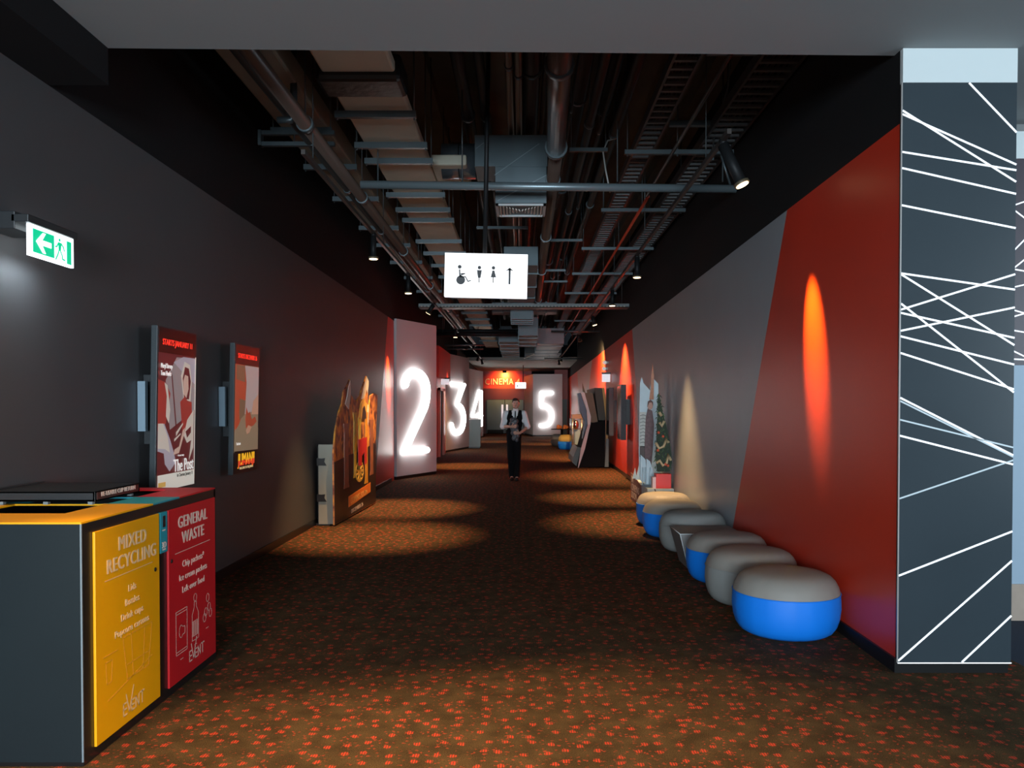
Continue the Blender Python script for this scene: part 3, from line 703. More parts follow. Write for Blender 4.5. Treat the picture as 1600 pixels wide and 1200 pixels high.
# ------------------------------------------------------------------ holiday standee on the right
TK = 12.15/12.6
hs = empty('holiday_standee', (2.1, 13.0, 0), 'layered holiday standee with snowy peaks, decorated tree and red gift box', 'standee')
P_ = lambda Y: frame((0, Y, 0), (1, 0, 0), Z)
def brd(nm, pts, Y, m_, th=.015): return MB().poly(pts, P_(Y), 0, th).build(nm, m_, hs)
snow = mat('snow_print', (.66, .76, .8), .45, noise=.12, nscale=6)
B('base_box', (1.89, 12.0, 0), (2.288, 13.6, .35), mat('ice_blue_card', (.52, .64, .7), .5), hs)
for nm, z in (('base_stripe', .33),): MB().strip([(2.0, .345), (2.05, .2), (2.06, 0)], .012, P_(12.0), 0, .004).build(nm, DK, hs)
mb = MB().use(mat('letterblock_print', (.22, .09, .07), .6, noise=.9, nscale=25)); polyYZ(mb, [(12.55, 0), (13.75, 0), (13.75, .46), (12.55, .34)], 1.875, .012, mb.ms[0]); mb.build('front_print', None, hs)
MG = frame((1.872, 13.7, 0), (0, -1, 0), Z)
for i, s in enumerate(('IN', 'CINEMAS', 'SOON')): text('lettering', s, .16, at(MG, .1, .31-i*.13, .002), mat('pale_card_letters', (.75, .6, .5), .5), hs, 1.35, 'LEFT', bold=.004)
brd('snow_peak', [(1.90, .49), (1.898, 1.137), (1.905, 1.526), (1.915, 1.968), (1.94, 2.065), (1.97, 1.968), (2.096, 1.825), (2.1, .38), (1.95, .36)], 12.95, snow)
brd('snow_peak', [(2.1, .38), (2.1, 1.9), (2.142, 2.06), (2.234, 1.96), (2.24, 1.0), (2.27, .5), (2.26, .38)], 13.1, snow)
brd('spire', [(2.06, 1.7), (2.085, 1.893), (2.09, 2.10), (2.10, 2.16), (2.112, 2.287), (2.124, 2.16), (2.134, 2.10), (2.13, 1.7)], 12.92, mat('copper_print', (.55, .2, .09), .4, noise=.4, nscale=20))
# generic standing figure board, snow drift, small pyramids
brd('figure_coat', [(1.99, .55), (1.98, 1.0), (2.0, 1.42), (2.03, 1.56), (2.10, 1.52), (2.13, 1.3), (2.11, .9), (2.08, .5)], 12.88, mat('plum_coat_print', (.16, .07, .07), .5, noise=.8, nscale=22))
brd('figure_face', arc(2.066, 1.60, .042, .062, 0, 345, 14), 12.87, mat('face_print', (.6, .3, .22), .5))
brd('figure_hair', [(2.02, 1.58), (2.03, 1.67), (2.07, 1.70), (2.11, 1.66), (2.11, 1.6), (2.09, 1.655), (2.05, 1.65)], 12.865, mat('auburn_print', (.12, .03, .02), .5))
mb = MB().use(mat('cream_print', (.6, .58, .52), .5, noise=.3, nscale=18)); mb.poly([(1.902, .95), (2.0, .93), (2.005, 1.5), (1.905, 1.5)], P_(12.9), 0, .012)
mb.use(DK)
for i in range(9): mb.strip([(1.91, 1.0+i*.055), (1.96, 1.015+i*.055), (2.0, 1.0+i*.055)], .007, P_(12.9), .012, .014)
mb.use(mat('brown_print', (.09, .05, .04), .5)).poly([(1.905, .78), (1.99, .75), (1.995, .95), (1.905, .95)], P_(12.9), 0, .012)
mb.build('striped_figure', None, hs)
brd('snow_drift', [(1.90, .40), (1.90, .82), (1.98, .74), (2.0, .5), (1.96, .38)], 12.78, snow)
brd('snow_drift', [(1.98, .33), (1.985, .76), (2.04, .72), (2.10, .55), (2.12, .42), (2.06, .33)], 12.72, snow)
for x, z, s, nm, c_ in ((1.80, .42, .07, 'small_pyramid', (.75, .72, .62)), (1.85, .40, .1, 'small_pyramid', (.8, .76, .66)), (1.90, .4, .08, 'small_pyramid', (.5, .04, .03))):
    brd(nm, [(x, z), (x+s, z), (x+s*.6, z+s*2.6)], 12.98+.05*(x-1.8), mat('pyramid_%.2f' % c_[0], c_, .5))
# tree with foliage tufts
tree = MB(); PT = lambda Y: Matrix.Translation((0, Y*TK, 1.57)) @ Matrix.Diagonal((TK, 1, TK, 1)) @ Matrix.Translation((0, 0, -1.57)) @ frame((0, 0, 0), (1, 0, 0), Z)
tree = MB().use(mat('tree_backing', (.02, .035, .015), .7)).poly([(2.14, 0.56), (2.113, 0.787), (2.127, 1.137), (2.14, 1.405), (2.15, 1.78), (2.165, 1.8), (2.20, 1.55), (2.248, 1.40), (2.30, 1.2), (2.335, 1.0), (2.36, 0.85), (2.37, 0.7), (2.335, 0.56)], PT(12.62), 0, .03)
grn = [mat('tree_green_%d' % i, c_, .6) for i, c_ in enumerate(((.03, .06, .02), (.07, .13, .03), (.012, .02, .012)))]
for i in range(230):
    z = random.uniform(.57, 1.78); wd = .125*(1.85-z)/1.2+.015; cx = 2.155+.085*(1-(z-.57)/1.25)
    x = cx+random.uniform(-wd, wd*.95); a = random.uniform(-2.6, -.5); l = random.uniform(.03, .06)
    tree.use(random.choice(grn)); dx, dz = math.cos(a)*l, math.sin(a)*l
    tree.poly([(x-dz*.18, z+dx*.18), (x+dx, z+dz), (x+dz*.18, z-dx*.18)], PT(12.60-random.uniform(0, .03)), 0, .004)
tree.build('tree', None, hs)
gl = mat('garland_tan', (.62, .45, .25), .6, noise=.2, nscale=40)
for pts in ([(2.17, 1.34), (2.2, 1.28), (2.24, 1.36)], [(2.11, 1.02), (2.16, .93), (2.23, .96), (2.28, 1.08), (2.31, 1.02)], [(2.12, .70), (2.17, .74), (2.22, .66), (2.28, .70), (2.31, .84), (2.345, .74)], [(2.16, 1.5), (2.2, 1.44)]):
    mb = MB(); mb.tube([(a*TK, 12.56*TK, 1.57+(b-1.57)*TK) for a, b in pts], .022, 8); mb.build('garland', gl, hs)
for a, b in ((2.14, .9), (2.26, .68), (2.15, 1.18), (2.3, .66), (2.22, 1.12)):
    mb = MB(); mb.ball((a*TK, 12.55*TK, 1.57+(b-1.57)*TK), .022, 10, 8); mb.build('bauble', mat('coral_bauble', (.7, .12, .06), .3), hs)
B('gift_box', (2.03, 12.06, .35), (2.26, 12.25, .57), mat('gift_red', (.8, .04, .03), .35), hs, .006)
B('gift_side', (1.98, 12.07, .35), (2.03, 12.2, .52), mat('pale_pink', (.75, .5, .5), .4), hs)
for x in (1.92, 1.96, 2.03): T('icicle_rod', [(x, 12.70, .35), (x+.01, 12.70, .62)], .01, snow, hs, 8)

# ------------------------------------------------------------------ folded chevron standee further along
fs = empty('chevron_standee', (1.85, 22, 0), 'large kinked cardboard display with dark front and white edges, in front of red wall', 'standee')
def prism(nm, pts, y0, y1, m_): return MB().poly(pts, P_(y1), 0, y1-y0).build(nm, m_, fs)
BR = mat('brown_card', (.2, .13, .07), .6, noise=.12, nscale=4)
prism('upper_box', [(1.641, 1.959), (1.86, 1.959), (2.006, 1.165), (1.818, 1.185), (1.756, 1.457)], 20.95, 23.4, BR)
prism('upper_box', [(1.92, 2.09), (2.12, 2.09), (2.22, 1.24), (2.03, 1.24)], 21.1, 23.6, mat('dark_brown_card', (.1, .065, .04), .6))
prism('lower_box', [(1.818, 1.165), (2.194, 1.245), (2.174, .03), (1.50, 0)], 20.9, 23.4, mat('black_card', (.008, .006, .006), .8, spec=.15))
WC = mat('white_card_edge', (.72, .68, .62), .5)
prism('upper_edge_strip', [(1.547, 1.959), (1.641, 1.959), (1.808, 1.332), (1.797, 1.144), (1.724, 1.123), (1.70, 1.5)], 20.85, 20.95, WC)
prism('lower_edge_strip', [(1.724, 1.123), (1.797, 1.144), (1.651, .496), (1.484, 0), (1.47, 0), (1.547, .496)], 20.84, 20.9, mat('pink_card_edge', (.7, .5, .45), .5))
prism('outer_wing', [(1.473, 1.948), (1.547, 1.959), (1.70, 1.5), (1.724, 1.13), (1.60, .75), (1.66, 1.2), (1.53, 1.5)], 21.0, 21.3, mat('indigo_card', (.03, .015, .05), .4))
prism('front_print', [(1.38, .25), (1.50, .52), (1.60, .5), (1.47, 0), (1.36, .1)], 21.4, 23.3, mat('brown_grey_print', (.12, .1, .08), .5, noise=.3, nscale=3))
prism('wooden_strut', [(2.19, 0.7), (2.24, 0.7), (2.26, 1.95), (2.20, 1.95)], 20.8, 20.86, mat('pine_strut', (.5, .3, .1), .6))
prism('strut_foot', [(2.16, .03), (2.26, .03), (2.26, .76), (2.20, .76)], 20.75, 20.85, mat('grey_foot_card', (.16, .17, .17), .6))
prism('corner_flap', [(2.12, 2.09), (2.18, 2.09), (2.24, 1.6), (2.22, 1.24)], 21.05, 21.1, mat('lit_orange_card', (.75, .42, .12), .6))
prism('top_flap', [(1.64, 2.0), (1.63, 2.25), (1.66, 2.15), (1.72, 1.96)], 21.5, 21.52, BR)

# tall silver framed stand behind it, on castors
ss = empty('display_stand', (1.75, 27.5, 0), 'silver framed display stand on castors beside the kinked cardboard display', 'display stand')
sv = mat('silver_frame', (.4, .38, .36), .25, .8); Y_ = 26.6
for x in (1.70, 2.0): T('upright', [(x, Y_, .1), (x, Y_, 1.35)], .035, sv, ss)
B('header', (1.68, Y_-.05, 1.20), (2.05, Y_+.3, 1.35), mat('rust_brown', (.13, .07, .05), .4), ss)
B('side_panel', (1.68, Y_+.04, .1), (1.78, Y_+1.4, 1.2), mat('mirror_grey', (.22, .2, .18), .15, .7), ss)
B('glass_panel', (1.78, Y_, .3), (1.95, Y_+.05, .85), ff, ss)
MB().ball((1.8, Y_-.05, 1.0), (.1, .08, .17)).build('silver_globe', mat('chrome', (.7, .7, .7), .12, 1), ss)
for x in (1.70, 1.98): MB().ball((x, Y_, .05), .05).build('castor', mat('pale_castor', (.6, .6, .6), .4), ss)
B('base_rail', (1.68, Y_-.04, .08), (2.02, Y_+.04, .14), sv, ss)
# far seating
ft = empty('cafe_table', (1.60, 31.8, 0), 'dark low table with orange flowers bowl, far right before numeral 5', 'table')
MB().lathe([(.002, .70), (.42, .70), (.44, .715), (.42, .73), (.002, .73)], (1.60, 31.8, 0), 24).build('table_top', M_BLKMETAL, ft)
T('pedestal', [(1.60, 31.8, .02), (1.60, 31.8, .7)], .05, M_BLKMETAL, ft)
MB().lathe([(.002, 0), (.22, 0), (.2, .03), (.002, .035)], (1.60, 31.8, 0), 20).build('table_base', M_BLKMETAL, ft)
for k, (x, y, lab) in enumerate(((1.75, 31.75, 'orange cloth bundle at right on the dark low table'), (1.50, 31.8, 'orange cloth bundle at left on the dark low table'))):
    mb = MB()
    for i in range(6): mb.ball((x+.05*math.cos(i*1.9), y+.05*math.sin(i*2.3), .80+.035*math.sin(i)), (.07, .06, .06), 10, 8)
    tag(mb.build('cloth_bundle', mat('orange_cloth', (.7, .2, .05), .6)), lab, 'cloth', 'bundles on the far table')
ot2 = empty('ottoman', (1.70, 30.2, 0), 'distant yellow and blue round ottoman by the dark low table', 'ottoman')
MB().lathe([(.26, 0), (.31, .08), (.33, .2), (.325, .3)], (1.70, 30.2, 0)).build('base_cover', M_OBLUE, ot2)
MB().lathe([(.325, .3), (.30, .45), (.22, .54), (.002, .56)], (1.70, 30.2, 0)).build('seat_top', mat('yellow_fabric', (.6, .4, .1), .6), ot2)
ot3 = empty('ottoman', (1.52, 32.6, 0), 'distant dark grey round ottoman left of the yellow and blue one', 'ottoman')
MB().lathe([(.26, 0), (.31, .08), (.33, .2), (.325, .28)], (1.52, 32.6, 0)).build('base_cover', mat('dark_fabric', (.05, .05, .055), .6), ot3)
MB().lathe([(.325, .28), (.30, .42), (.22, .49), (.002, .5)], (1.52, 32.6, 0)).build('seat_top', M_OGREY, ot3)
# ticket podium on the left
tpd = empty('ticket_podium', (-1.85, 31.3, 0), 'blue grey ticket podium with pale top between numerals 3 and 4', 'podium')
B('podium_body', (-2.1, 31.0, .05), (-1.6, 31.5, 1.1), mat('podium_grey', (.14, .19, .2), .5), tpd)
B('podium_top', (-2.13, 30.97, 1.1), (-1.57, 31.53, 1.13), mat('podium_top', (.6, .6, .58), .4), tpd)
B('podium_plinth', (-2.07, 31.03, 0), (-1.63, 31.47, .05), M_SKIRT, tpd)

# wall screens on the right wall
for y0, lab in ((17.3, 'dark poster screen on red right wall, nearer of the two'), (19.9, 'dark poster screen on red right wall, farther of the two')):
    x = XR(y0); e = empty('poster_screen', (x-.1, y0+.35, .87), lab, 'poster display', 'screens on the right wall')
    B('housing', (x-.2, y0, .87), (x-.09, y0+.69, 2.07), mat('screen_side', (.02, .022, .027), .45, noise=.3, nscale=8), e, .004)
    B('screen_glass', (x-.206, y0+.03, .9), (x-.2, y0+.66, 2.04), mat('screen_glass', (.02, .02, .03), .08), e)
    B('wall_bracket', (x-.09, y0+.1, 1.2), (x, y0+.5, 1.75), M_BOX, e)
e = empty('exit_sign', (2.2, 21.5, 2.2), 'small pale lit sign high on the red right wall', 'sign')
B('sign_face', (2.16, 21.5, 2.26), (2.38, 21.53, 2.47), mat('pale_sign', (.8, .8, .85), .4, emis=.6), e); B('sign_mount', (2.15, 21.49, 2.47), (2.395, 21.56, 2.52), M_BOX, e)
for k, (yy, zz, lab) in enumerate(((22.2, 2.82, 'small white emergency light on red wall, upper'), (22.4, 2.66, 'small white emergency light on red wall, lower'))):
    x = XR(yy); e = empty('emergency_light', (x-.06, yy, zz), lab, 'light', 'emergency lights on red wall')
    MB().ball((x-.1, yy, zz), (.06, .06, .055), 12, 8).build('lens', mat('frosted_lens', (.85, .85, .8), .3, emis=.3), e); B('mount', (x-.06, yy-.03, zz-.03), (x, yy+.03, zz+.03), M_WHITE, e)

# ------------------------------------------------------------------ hanging restroom sign
def hang_sign(x, Y, z0, z1, w_, tilt, label, pole_x):
    e = empty('hanging_sign', (x, Y, z0), label, 'sign')
    R = Matrix.Translation((x, Y, (z0+z1)/2)) @ Matrix.Rotation(tilt, 4, 'Y') @ Matrix.Translation((-w_/2, 0, -(z1-z0)/2))
    h = z1-z0
    MB().box((0, 0, 0), (w_, .07, h), R).build('light_box', mat('sign_white', (.95, .95, .97), .4, emis=.95, ecol=(1, 1, 1)), e, .003)
    m = MB(); 
    Mf = R @ frame((0, 0, 0), (1, 0, 0), Z)
    px = w_/130; cz = h/2
    ink = mat('sign_ink', (.02, .02, .022), .5)
    q = lambda pts: [((a)*px, cz+(b)*px) for a, b in pts]
    def sh(pts): m.poly(q(pts), Mf, .0005, .002)
    def st_(pts, wd): m.strip(q(pts), wd*px, Mf, .0005, .002)
    sh(arc(25.5, -8, 7, 7, 0, 345, 20)); sh(arc(23.5, 12.5, 3, 3, 0, 340, 12)); st_([(23.5, 8), (24, -1), (31, 2)], 2); st_([(24, 2), (32, 2)], 1.3); st_([(24, -3), (33, -3), (37, -10), (41, -8.5)], 1.6)
    for x_ in (54.5, 76.5): sh(arc(x_, 12, 2.8, 2.8, 0, 340, 12))
    sh([(50.5, 8), (58.5, 8), (56.5, -4), (52.5, -4)]); st_([(54.5, -4), (54.5, -11)], 1.4)
    sh([(75, 8), (78, 8), (81, -3), (72.5, -3)]); st_([(76.5, -3), (76.5, -11)], 1.4)
    st_([(102, -12), (102, 10)], 3.2); sh([(95.5, 7.5), (102, 13), (108.5, 7.5), (104, 8.6), (100, 8.6)])
    m.build('pictograms', ink, e)
    T('pole', [(pole_x, Y+.035, z1-.01), (pole_x+.045*(ZD-z1)/2.5, Y+.035, ZD)], .022, M_BLKMETAL, e)
    return e
hang_sign(-.333, 7.5, 1.57+172*7.5/1250, 1.57+240*7.5/1250, .775, .022, 'large glowing white restroom sign with arrow hanging on a pole', -.345)
e = hang_sign(-.05, 41, 2.55, 2.87, .56, 0, 'small distant white restroom sign hanging before the far doors', .07)

# ------------------------------------------------------------------ services overhead
h_ = lambda y, z: 0
def duct(name, x0, x1, z0, z1, y0, y1, strut_y, label, m_):
    e = empty(name, ((x0+x1)/2, (y0+y1)/2, z0), label, 'duct')
    B('duct_body', (x0, y0, z0), (x1, y1, z1), m_, e, .02)
    for y in strut_y:
        m = MB(); m.box((x0-.07, y-.025, z0-.09), (x1+.07, y+.025, z0-.055)); m.box((x0-.07, y-.025, z0-.055), (x1+.07, y-.018, z0-.03))
        s = m.build('hanger_strut', M_STEEL, e)
        for x in (x0-.05, x1+.05): T('threaded_rod', [(x, y, z0-.11), (x, y, ZD-.0)], .007, M_STEEL, s, 6)
    return e
sy = [7.34, 8.2, 8.72, 10.1, 10.85, 11.45, 12.9, 13.9, 15.1, 16.4, 17.8, 19.4, 21, 22.6, 24.2, 26, 28, 30, 32]
duct('insulated_duct', -1.63, -1.03, 4.30, 4.40, 5.1, 36.5, sy, 'long beige insulated duct over left centre of corridor', M_INSUL)
duct('insulated_duct', -2.42, -1.95, 4.38, 4.60, 5.1, 30, [8.0, 9.2, 10.6, 12.3, 13.6, 15.2, 17, 19, 21.5, 24], 'darker beige duct tight against the left wall, above the brown pipe', mat('darker_insulation', (.24, .23, .18), .8, noise=.15, nscale=3))  # wrap in a darker tone than the main beige duct
e = empty('black_flexible_joint', (-1.33, 6.95, 4.25), 'black wrapped joint around the beige duct near the soffit', 'duct joint')
B('sleeve', (-1.69, 6.55, 4.235), (-.98, 6.95, 4.46), mat('black_wrap', (.008, .008, .008), .4, bump=.8, noise=.2, nscale=9), e, .04)
# flat branch duct leaving the main duct, dark duct above left
B_ = duct('branch_duct', -1.02, -.62, 4.30, 4.42, 9.05, 9.95, [], 'short flat beige branch off the main beige duct', M_INSUL)
# plenum box with louvre grille
pl = empty('plenum_box', (0, 9.3, 3.85), 'sheet metal plenum box with white louvre grille in centre of ceiling', 'plenum')
m = MB().box((-.525, 9.0, 4.27), (.29, 9.6, 4.62)); m.build('upper_box', M_DUCTBLUE, pl, .004)
m = MB().box((-.295, 9.0, 3.86), (.28, 9.6, 4.27)); m.build('lower_box', M_DUCTBLUE, pl, .004)
m = MB(); Mp = frame((-.525, 9.0, 4.27), (1, 0, 0), Z)
m.strip([(.22, -.1), (.72, .25)], .008, Mp, 0, .004); m.strip([(.26, -.38), (.8, -.1)], .008, Mp, 0, .004); m.strip([(.02, .2), (.1, .26)], .008, Mp, 0, .004); m.build('fold_crease', mat('crease', (.2, .26, .28), .4), pl)
gr = MB().use(mat('grille_frame', (.5, .52, .52), .4))
gr.box((-.29, 9.03, 3.84), (.275, 9.06, 3.86)); gr.box((-.29, 9.55, 3.84), (.275, 9.58, 3.86)); gr.box((-.29, 9.03, 3.84), (-.26, 9.58, 3.86)); gr.box((.245, 9.03, 3.84), (.275, 9.58, 3.86))
g = gr.build('grille_frame', None, pl)
for k in range(14):
    t = (k+.5)/14; x = -.26+.505*t; l = .25*abs(t-.5)*2
    gr = MB(); gr.box((-.004, -l-.01, -.012), (.004, l+.01, .012), Matrix.Translation((x, 9.305, 3.85)) @ Matrix.Rotation(.7 if t > .5 else -.7, 4, 'Y')); gr.build('louvre', mat('louvre_white', (.75, .68, .6), .4), g)
# foil wrapped duct
fd = empty('foil_wrapped_duct', (-.7, 9.3, 4.3), 'silver foil wrapped duct stub left of the plenum box', 'duct')
MB().tube([(-.92, 9.35, 4.43), (-.53, 9.35, 4.43)], .2, 18).build('wrap', M_FOIL, fd)
T('strap', [(-.72, 9.35+.205*math.cos(a*PI/10), 4.43+.205*math.sin(a*PI/10)) for a in range(21)], .006, M_BLKMETAL, fd, 6)
# pipes running along the corridor
def pipe(x, z, r, y0, y1, m_, label, clamps=(), cat='pipe', name='overhead_pipe', x1=None, group=None):
    x1 = x if x1 is None else x1
    e = empty(name, ((x+x1)/2, (y0+y1)/2, z), label, cat, group)
    T('pipe_run', [(x, y0, z), (x1, y1, z)], r, m_, e, 14)
    for y in clamps:
        xx = x+(x1-x)*(y-y0)/(y1-y0)
        T('clamp', [(xx, y-.03, z), (xx, y+.03, z)], r*1.22, M_STEEL, e, 14)
        T('hanger_rod', [(xx, y, z+r), (xx, y, ZD)], .006, M_STEEL, e, 6)
    return e
pipe(-1.86, 4.0, .06, 4.95, 31, M_PIPE, 'brown painted pipe running over left side of corridor', (6.9, 9.3, 12.5, 16, 20, 24), x1=-1.78)
pipe(.25, 4.12, .092, 4.95, 7.95, M_PIPE, 'wide brown pipe above centre, ending near the crossing pipe', (6.0, 7.9), x1=.34)
pipe(.345, 4.12, .07, 7.97, 30, M_PIPE, 'brown pipe right of the plenum box, running into the distance', (9.0, 12, 15, 19, 24), x1=.44)
pipe(1.45, 4.02, .016, 4.95, 9.3, M_PIPE_D, 'unlit near run of the red cable pipe by the soffit, coloured dark for shade', (), name='overhead_conduit')  # same pipe as the red one next; its dark colour stands for shade
pipe(1.47, 4.02, .018, 9.32, 33, M_PIPE_R, 'thin red cable pipe running between the two cable trays', (), name='red_cable_pipe')
for k, (x, z, r, lab) in enumerate(((-.12, 4.75, .035, 'thin conduit above centre, left one of the pair'), (-.03, 4.75, .035, 'thin conduit above centre, right one of the pair'), (.10, 4.9, .09, 'wide dark pipe just left of the wide brown pipe'),
                                    (.50, 4.55, .012, 'very thin cable next to brown pipe'), (.70, 4.5, .045, 'dark pipe second right of the brown pipe'), (.60, 4.85, .08, 'dusty dark pipe high above centre right'),
                                    (.84, 4.55, .02, 'thin dark conduit left of the cable trays'), (1.02, 4.6, .05, 'dark pipe just left of the narrow cable tray'), (.92, 4.95, .07, 'high dark pipe beside the narrow cable tray'),
                                    (-.62, 4.95, .07, 'high dark pipe left of the sign pole'), (-.42, 5.0, .05, 'high dark pipe closest left of sign pole'), (-2.1, 4.2, .04, 'dark pipe above the brown pipe on left'), (.24, 4.95, .03, 'high thin pipe above centre'))):
    pipe(x, z, r, 4.95, 33-k*.3, M_PIPE_D if k not in (0, 1) else mat('warm_lit_conduit', (.22, .17, .13), .35, .4), lab, (7.5+.2*k, 12, 18), name='overhead_conduit', cat='conduit')  # centre pair coloured lighter and warmer for the light falling on it
# crossing pipe
cp = empty('crossing_pipe', (.35, 8.4, 3.87), 'grey steel pipe crossing the whole corridor in front of the plenum', 'pipe')
T('pipe_run', [(-1.68, 8.4, 3.90), (2.24, 8.4, 3.855)], .042, mat('blue_grey_steel', (.2, .25, .27), .35, .5), cp, 14)
for x in (-1.5, -.62, 1.0, 2.1): T('hanger_rod', [(x, 8.4, 3.93), (x, 8.4, ZD)], .008, M_STEEL, cp, 6)
T('brace', [(2.18, 8.4, 3.9), (2.05, 8.4, 4.3)], .012, M_STEEL, cp, 6)
# cable trays
def tray(x0, x1, z, y0, y1, label, pitch=.157):
    e = empty('cable_tray', ((x0+x1)/2, (y0+y1)/2, z), label, 'cable tray')
    for x in (x0, x1): B('side_rail', (x-.012, y0, z-.02), (x+.012, y1, z+.07), mat('rail_metal', (.06, .055, .055), .45, .4), e)
    first = None; y = y0+.1; n = 0; rest = MB()
    while y < y1:
        if n < 98:
            if first is None:
                first = B('rung', (x0, y-.02, z-.012), (x1, y+.02, z+.012), M_RUNG, e); yy0 = y
            else:
                c = first.copy(); C.objects.link(c); c.parent = e; c.location = (0, y-yy0, 0)
        else: rest.box((x0, y-.02, z-.012), (x1, y+.02, z+.012))
        y += pitch; n += 1
    if rest.v:
        o = rest.build('rung_run', M_RUNG, e); o['kind'] = 'stuff'
    m = MB()
    for k in range(5):
        xx = x0+(x1-x0)*(.15+.17*k); m.tube([(xx+.01*math.sin(i+k), y0+(y1-y0)*i/20, z+.03+.006*math.cos(i*2+k)) for i in range(21)], .013, 6)
    m.build('cables', mat('dark_cables', (.03, .012, .012), .5), e)
    return e
tray(1.22, 1.43, 4.38, 5.0, 33, 'narrow ladder cable tray over right side of corridor')
tray(1.86, 2.19, 4.30, 5.0, 30, 'wide ladder cable tray hugging the right wall overhead')
for k, (y, z, x0, x1) in enumerate(((6.3, 4.33, 1.45, 1.85), (7.9, 4.33, 1.45, 1.85))):
    tag(MB().box((x0, y-.03, z), (x1, y+.03, z+.05)).build('tray_link_bar', M_STEEL), ('first' if k == 0 else 'second')+' link bar between the cable trays counting from the soffit', 'bracket', 'link bars between trays')
for k, y in enumerate((8.36, 10.8, 13.4, 15.9, 18.6, 21.5, 24.5, 28.0)):
    w1 = 2.2; x0 = 1.07 if k < 2 else 1.0
    ordn = ('nearest', 'second', 'third', 'fourth', 'fifth', 'sixth', 'seventh', 'farthest')[k]
    e = empty('trapeze_bracket', (1.6, y, 4.2), ordn+' steel trapeze bracket under the right cable trays', 'bracket', 'trapeze brackets on the right')
    B('channel', (x0, y-.025, 4.2), (w1, y+.025, 4.245), M_STEEL, e)
    for x in (x0+.03, 1.62, w1-.06): T('threaded_rod', [(x, y, 4.18), (x, y, ZD)], .008, M_STEEL, e, 6)
B1 = empty('drop_cable', (1.95, 7.9, 4.1), 'thin pale cable dropping to nearest right trapeze bracket', 'cable')
B('cable_gland', (1.94, 8.28, 4.12), (1.98, 8.32, 4.2), M_STEEL, B1)
T('loose_cable', [(1.96, 8.3, 4.17), (1.93, 8.0, 4.35), (1.95, 7.6, 4.6), (1.93, 7.4, 4.9)], .008, M_STEEL, B1, 6)
lc = T('loose_cable', [(.98, 8.9, 3.95), (.93, 8.9, 4.2), (.9, 8.9, 4.4), (.95, 8.9, 4.52), (1.05, 8.9, 4.55)], .009, mat('grey_cable', (.3, .3, .28), .5)); tag(lc, 'pale loose cable looping down left of the narrow cable tray', 'cable')
# misc short cross rails between pipes
for k, (x0, x1, y, z) in enumerate(((.53, .95, 8.9, 4.4), (.45, 1.0, 13.2, 4.3), (-.05, .85, 15.5, 4.2), (-.7, .1, 12.5, 4.35), (.3, 1.0, 17.5, 4.3))):
    ordn = ('nearest', 'second', 'third', 'fourth', 'farthest')[k]
    e = empty('pipe_support', ((x0+x1)/2, y, z), ordn+' short cross rail carrying pipes in the ceiling centre', 'bracket', 'short cross rails')
    B('channel', (x0, y-.02, z), (x1, y+.02, z+.04), M_STEEL, e)
    for x in (x0+.02, x1-.02): T('threaded_rod', [(x, y, z), (x, y, ZD)], .006, M_STEEL, e, 6)
# bracket cluster near the soffit at left, bent conduit
e = empty('wall_bracket', (-2.3, 7.95, 4.2), 'double steel bracket under left duct nearest the soffit', 'bracket')
B('channel', (-2.6, 7.95, 4.27), (-1.85, 8.0, 4.31), M_STEEL, e); B('channel', (-2.6, 7.95, 4.16), (-1.85, 8.0, 4.20), M_STEEL, e)
B('bracket_end', (-2.6, 7.93, 4.16), (-2.57, 8.02, 4.31), M_STEEL, e)
T('threaded_rod', [(-2.25, 7.97, 4.15), (-2.25, 7.97, ZD)], .006, M_STEEL, e, 6)
e = tag(T('bent_conduit', [(-1.98, 7.0, 4.9), (-1.98, 7.0, 4.12), (-2.0, 7.0, 4.07), (-2.12, 7.0, 4.07)], .03, M_STEEL), 'bent grey conduit elbow above brown pipe near soffit', 'conduit')
# far clutter: cross tray, cross ducts, central ducts, pipes
ct = empty('cross_cable_tray', (0, 17.6, 3.85), 'perforated cable tray crossing the corridor beyond the hanging sign', 'cable tray')
m = MB(); m.box((-2.25, 17.5, 3.76), (2.35, 17.9, 3.775)); m.box((-2.25, 17.5, 3.76), (2.35, 17.515, 3.84)); m.build('tray_body', mat('tray_steel', (.13, .15, .15), .45, .4), ct)
m = MB()
for k in range(60): m.box((-2.2+k*.075, 17.495, 3.77), (-2.165+k*.075, 17.5, 3.79))
m.build('slots', mat('slot_light', (.5, .48, .42), .5), ct)
for x in (-2.0, -.6, .8, 2.2): T('threaded_rod', [(x, 17.6, 3.8), (x, 17.6, ZD)], .008, M_STEEL, ct, 6)
def bigduct(x0, x1, y0, y1, z0, z1, label, m_=M_DUCTBLUE):
    e = empty('sheet_metal_duct', ((x0+x1)/2, (y0+y1)/2, z0), label, 'duct'); B('duct_body', (x0, y0, z0), (x1, y1, z1), m_, e, .005)
    for xx in (x0-.01, x1+.01): T('hanger_rod', [(xx, (y0+y1)/2, z0), (xx, (y0+y1)/2, ZD)], .008, M_STEEL, e, 6)
    ax = (x1-x0) > (y1-y0)
    n = 3
    for i in range(n):
        t = (i+.5)/n
        if ax: x = x0+(x1-x0)*t; B('flange', (x-.02, y0-.02, z0-.02), (x+.02, y1+.02, z1+.02), M_STEEL, e)
        else: y = y0+(y1-y0)*t; B('flange', (x0-.02, y-.02, z0-.02), (x1+.02, y+.02, z1+.02), M_STEEL, e)
    return e
bigduct(-.30, .28, 13.6, 18.4, 3.98, 4.3, 'blue grey duct beyond the hanging sign, nearest of the central ones')
bigduct(-.24, .26, 18.6, 19.8, 3.62, 4.2, 'boxy blue grey duct drop in the centre beyond the crossing tray')
bigduct(-.7, -.1, 24.2, 29, 3.55, 3.95, 'long low blue grey duct in the far left centre')
